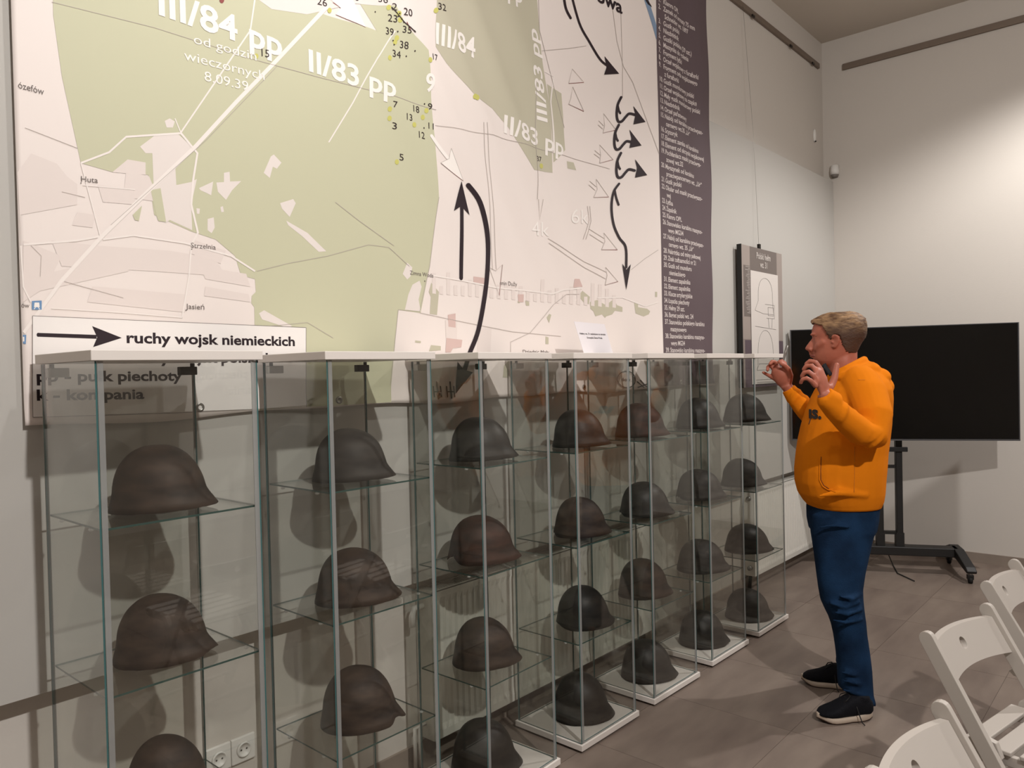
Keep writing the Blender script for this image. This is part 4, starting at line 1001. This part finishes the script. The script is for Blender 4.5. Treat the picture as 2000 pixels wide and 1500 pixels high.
s_ = ho.modifiers.new('thick', 'SOLIDIFY'); s_.thickness = .0035; s_.offset = -1
# hoodie
H = MB()
TR_ = [(986, 1583, 1712, .150), (978, 1574, 1717, .165), (962, 1564, 1719, .178), (940, 1558.5, 1720, .186), (915, 1558, 1722, .190), (885, 1561, 1724, .190), (860, 1565, 1727, .192), (830, 1572, 1730, .195), (800, 1582, 1731, .200), (778, 1592, 1730, .208), (760, 1602, 1728, .205), (745, 1614, 1722, .185), (732, 1627, 1714, .145), (722, 1636, 1704, .105)]
H.rings([ering(a, b_, v, 0, hd) for v, a, b_, hd in TR_])
# chest turned a little to the camera
H.tube([PP(*p) for p in [(1680, 750, .12), (1692, 772, .17), (1705, 812, .235), (1702, 850, .268), (1680, 843, .295), (1655, 822, .325), (1630, 798, .352), (1615, 783, .368)]], [.085, .088, .080, .068, .060, .054, .047, .040], 22, ball=True)
H.tube([PP(*p) for p in [(1628, 786, .354), (1616, 777, .369), (1610, 771, .373)]], [.046, .0405, .0385], 22)
H.tube([PP(*p) for p in [(1655, 755, -.12), (1630, 785, -.18), (1600, 816, -.235), (1584, 810, -.25), (1566, 792, -.265), (1549, 771, -.277)]], [.085, .08, .062, .055, .048, .040], 22, ball=True)
H.tube([PP(*p) for p in [(1552, 776, -.275), (1544, 765, -.28), (1539.5, 759, -.281)]], [.043, .037, .035], 20)
# sleeve folds
rn = random.Random(4)
for path, r_ in (([(1702, 852, .268), (1655, 822, .325), (1615, 783, .368)], .057), ([(1595, 818, -.24), (1566, 792, -.265), (1545, 767, -.28)], .049)):
    for i in range(7):
        f = i/7*(len(path)-1); k = int(f); q = f-k; a = PP(*path[k]); b_ = PP(*path[k+1]); c = a+(b_-a)*q; t = (b_-a).normalized()
        s1 = t.cross(Vector((0, 0, 1))).normalized(); s2 = t.cross(s1); rr = r_*(1-.26*i/6)
        pts = [c+(s1*math.cos(z)+s2*math.sin(z))*rr*.93+t*.02*math.sin(z*1.5+i) for z in [rn.random()*2+j*.35 for j in range(9)]]
        z0 = rn.random()*6; pts = [c+(s1*math.cos(z0+j*.33)+s2*math.sin(z0+j*.33))*rr*.95+t*(.016*math.sin(j*.5+i)) for j in range(9)]
        H.tube(pts, [.005, .011, .014, .0155, .0155, .0155, .014, .011, .005], 8)
# body folds near the waist and from the shoulder
for pts in ([(1600, 968, .17), (1640, 962, .185), (1690, 966, .17), (1718, 955, .08)], [(1660, 945, .182), (1690, 940, .17), (1719, 925, .08)], [(1700, 960, .15), (1721, 945, .04), (1722, 930, -.05)], [(1688, 765, .2), (1712, 800, .2), (1727, 840, .12)], [(1670, 770, .17), (1664, 800, .185), (1655, 825, .185)], [(1668, 905, .19), (1700, 890, .165), (1724, 880, .07)]):
    H.tube([PP(*p) for p in pts], [.006]+[.018]*(len(pts)-2)+[.007], 8)
# hem band
H.rings([ering(a, b_, v, 0, hd) for v, a, b_, hd in ((989, 1584, 1712, .148), (986, 1581, 1714, .158), (974, 1574, 1716, .165), (971, 1573, 1715, .16))])
# hood lying on the back and the collar rolls
def collar(cu, cv, au, db, tiltv, r, n=26, a0=0, a1=2*PI):
    pts = []
    for k in range(n+1):
        t = a0+(a1-a0)*k/n; pts.append(PP(cu+au*math.cos(t), cv-tiltv*math.cos(t), db*math.sin(t)))
    return pts
H.tube(collar(1655, 719, 33, .088, 17, 0), .0165, 12); H.tube(collar(1664, 728, 40, .115, 14, 0), .018, 12); H.tube(collar(1684, 744, 44, .135, 3, 0, 20, -1.5, 1.5), .017, 12)
Mh = Matrix((rgt, fwd, Vector((0, 0, 1)))).transposed()
H.ball(PP(1690, 722, 0), .052, .110, .040, M=Mh, n=20); H.ball(PP(1707, 736, 0), .055, .122, .046, M=Mh, n=20); H.ball(PP(1716, 755, 0), .050, .110, .052, M=Mh, n=20)
HOOD = mat('orange_sweatshirt_cotton', '#dd7b12', .92, spec=.08, bump=.35, bscale=28); 
hood = mput('hoodie', remeshed(H, .0062, 4, .5), man, HOOD)
# open the neck: drop what would close over the neck inside the collar is hidden by the body itself
# pouch pocket edge, seams, print
def on_surf(u, v, lift=.0015):
    # first point of the hoodie seen along the line, so that print and seams lie on the cloth itself
    o = CAM-Vector(base); d = ray(u, v).normalized()
    ok, loc, nor, idx = hood.ray_cast(o, d)
    if ok: return loc+nor*lift+Vector(base)
    return PP(u, v, .2)
bpy.context.view_layer.update()
def seam(pts, r, name, m, n=5):
    q = []
    for a, b_ in zip(pts, pts[1:]):
        for k in range(n): q.append((a[0]+(b_[0]-a[0])*k/n, a[1]+(b_[1]-a[1])*k/n))
    q.append(pts[-1]); w_ = [on_surf(u, v, .0005) for u, v in q]
    o = mput(name, MB().tube([p for p in w_], r, 6).mesh(name, [], True), man, m); return o
SEAM = mat('orange_seam', '#c9760f', .85)
seam([(1602, 892), (1601, 920), (1601, 938), (1607, 950), (1618, 957), (1632, 961)], .0035, 'pocket_edge', HOOD)
seam([(1604, 892), (1603, 920), (1603.5, 937), (1609, 948), (1619, 954.5)], .002, 'pocket_shade', mat('pocket_shade_brown', '#7a3f08', .9))  # dark brown line paints the shade of the fabric along the pocket edge
seam([(1669, 872), (1669, 920), (1668, 962)], .0015, 'side_seam', SEAM)
seam([(1676, 742), (1690, 742)], .0015, 'shoulder_seam', SEAM)
vs, fs, w_ = text_mesh('ıs.', .04); k = 25/w_
pm_ = MB(); pv = [on_surf(1580+v.x*k, 817-v.y*34+(v.x*k-12)*.08, .003) for v in vs]
pm_.add(pv, fs); pr_ = mput('chest_print', pm_.mesh('chest_print', []), man, mat('black_print', '#1a1412', .7))
seam([(1585, 812), (1583, 820), (1580, 829)], .002, 'print_stroke', mat('black_print_stroke', '#2a1d18', .7))
mput('lanyard', MB().tube([PP(1609, 711, .075), PP(1613, 718, .075), PP(1619, 727, .08), PP(1624, 733, .085)], .0095, 10, flat=.35).mesh('lanyard', [], True), man, mat('dark_collar', '#17161c', .8))
# jeans
J = MB()
J.rings([ering(a, b_, v, 0, hd) for v, a, b_, hd in ((972, 1582, 1710, .140), (990, 1580, 1711, .145), (1012, 1581, 1709, .15), (1035, 1586, 1704, .15))])
JN = [(1000, 1582, 1710, .03, .11, 0), (1040, 1587, 1703, .05, .10, 0), (1080, 1593, 1694, .065, .092, 0), (1120, 1598, 1685, .08, .086, 0), (1150, 1602, 1681, .09, .08, 0), (1172, 1606, 1682, .095, .078, 0), (1190, 1614, 1684, .098, .075, 0), (1210, 1624, 1687, .10, .07, 0), (1240, 1631, 1690, .103, .068, 0), (1270, 1635, 1695, .106, .066, 2), (1300, 1638, 1699, .108, .066, 4), (1330, 1639, 1701, .11, .066, 8), (1345, 1640, 1702, .11, .068, 11), (1356, 1641, 1706, .11, .072, 15), (1361, 1644, 1707, .11, .07, 17)]
J.rings([ering(a, b_, v, bb, hd, tilt=tl) for v, a, b_, bb, hd, tl in JN])
JF = [(1000, 1581, 1700, -.04, .11), (1080, 1592, 1680, -.08, .09), (1150, 1603, 1672, -.13, .078), (1185, 1612, 1674, -.155, .072), (1220, 1624, 1678, -.19, .066), (1260, 1633, 1682, -.23, .064), (1282, 1635, 1684, -.25, .064), (1294, 1633, 1688, -.265, .068), (1301, 1636, 1688, -.27, .066)]
J.rings([ering(a, b_, v, bb, hd) for v, a, b_, bb, hd in JF])
for pts in ([(1620, 1178, .16), (1650, 1186, .19), (1680, 1176, .17)], [(1628, 1196, .17), (1655, 1200, .195), (1686, 1190, .17)], [(1640, 1165, .185), (1665, 1170, .185), (1683, 1160, .15)], [(1625, 1210, .17), (1650, 1216, .195), (1686, 1210, .17)], [(1644, 1346, .165), (1672, 1354, .185), (1704, 1366, .15)], [(1644, 1328, .165), (1672, 1334, .182), (1702, 1340, .15)], [(1600, 1030, .14), (1630, 1026, .155), (1660, 1030, .16)], [(1642, 1312, .16), (1668, 1318, .178), (1700, 1312, .15)]):
    J.tube([PP(*p) for p in pts], [.006, .011, .006], 8)
JM = mat('blue_denim', '#0e1e33', .85, spec=.1, col2='#1a3350', vscale=7, bump=.35, bscale=160)
jeans = mput('jeans', remeshed(J, .0075, 5, .5), man, JM)
# belt line gap hidden by hoodie; thin white cord at the back pocket
# shoes
SHM = mat('black_knit', '#0d0d13', .85, spec=.2, bump=.5, bscale=220); SOL = mat('cream_rubber_sole', '#b9a898', .6); LAC = mat('black_lace', '#0b0a0b', .7); SOB = mat('brown_outsole', '#3d2418', .7)
def shoe(toe, heel, side):
    toe = Vector((toe.x, toe.y, 0)); heel = Vector((heel.x, heel.y, 0)); f = (toe-heel).normalized(); s = Vector((-f.y, f.x, 0)); L_ = (toe-heel).length
    def sp(t, x, z): return heel+f*(t*L_)+s*x+Vector((0, 0, z))
    prof = [(-.01, .022, .030, .085), (.06, .034, .022, .100), (.18, .039, .018, .112), (.30, .040, .016, .118), (.42, .041, .016, .112), (.55, .044, .016, .094), (.68, .049, .018, .075), (.80, .049, .020, .064), (.90, .042, .024, .056), (.97, .027, .028, .045), (1.0, .012, .03, .038)]
    rs = []
    for t, hw, zb_, zt_ in prof:
        rs.append([sp(t, hw*math.copysign(abs(math.cos(a*2*PI/20))**.8, math.cos(a*2*PI/20)), (zb_+zt_)/2+(zt_-zb_)/2*math.copysign(abs(math.sin(a*2*PI/20))**.8, math.sin(a*2*PI/20))) for a in range(20)])
    U = MB().rings(rs); U.tube([sp(.20, 0, .07), sp(.18, 0, .11)], [.038, .036], 16)
    up = mput('shoe', remeshed(U, .005, 4), man, SHM)
    def sole(z0, z1, grow, m, name, heelz):
        out = []
        for z, g_ in ((z0, grow-.003), (z0+.004, grow), (z1-.004, grow), (z1, grow-.004)):
            r = []
            for k in range(40):
                a = k*2*PI/40; t = .495+.515*math.cos(a)*1.02; wv = np.interp(t, [-.03, .06, .25, .42, .6, .75, .9, 1.02], [.012, .030, .036, .035, .044, .049, .042, .012])
                e = abs(math.sin(a))**.55; zz = z+(.016*sstep(.75, 1.03, t)+.006*sstep(.2, -.02, t) if z < z1-.003 or True else 0)+(heelz*sstep(.45, .0, t) if z > z0+.006 else 0)
                r.append(sp(t, math.copysign(1, math.sin(a) if abs(math.sin(a)) > 1e-6 else 1)*(wv+g_)*e, zz))
            out.append(r)
        me = MB().rings(out).mesh(name, [], True); me.transform(Matrix.Translation(-Vector(base))); me.materials.append(m)
        o = bpy.data.objects.new(name, me); COL.objects.link(o); o.parent = up; return o
    sole(.004, .026, .002, SOL, 'sole', .018); sole(0, .006, .0, SOB, 'outsole', 0)
    lb = MB()
    for t in (.40, .47, .54, .61): lb.tube([sp(t, -.022, .100-(t-.4)*.17), sp(t+.02, 0, .115-(t-.4)*.17), sp(t, .022, .100-(t-.4)*.17)], .0028, 6)
    for sg in (-1, 1):
        lb.tube([sp(.38, 0, .102), sp(.42, sg*.018, .112), sp(.50, sg*.030, .102), sp(.55, sg*.026, .085), sp(.47, sg*.012, .092), sp(.38, 0, .103)], .0026, 6)
    lb.tube([sp(.38, 0, .102), sp(.36, side*.03, .09), sp(.34, side*.05, .05), sp(.30, side*.062, .012), sp(.27, side*.07, .004)], .0022, 6)
    me = lb.mesh('laces', [], True); me.transform(Matrix.Translation(-Vector(base))); me.materials.append(LAC)
    o = bpy.data.objects.new('laces', me); COL.objects.link(o); o.parent = up
    me = MB().tube([sp(.30, side*.012, .104), sp(.38, side*.016, .104)], .004, 8, ball=True).mesh('lace_tip', [], True); me.transform(Matrix.Translation(-Vector(base))); me.materials.append(mat('white_tip', '#c9c4c0', .5))
    o = bpy.data.objects.new('pull_tab', me); COL.objects.link(o); o.parent = up
shoe(onp(1597, 1409, 2, 0), onp(1701, 1403, 2, 0), 1)
shoe(onp(1567, 1332, 2, 0), onp(1668, 1347, 2, 0), 1)
# pointer in the far hand: a thing of its own
pt = MB().tube([PP(1527, 716, -.243), PP(1530, 704, -.245), PP(1533.5, 690, -.248), PP(1537.5, 675, -.25)], [.0035, .0045, .0065, .0065], 10)
tag(pt.build('pointer', mat('grey_pointer', '#77726c', .4, metal=.4), None, True), 'slim grey pointer held upright in his raised right hand', 'pointer')
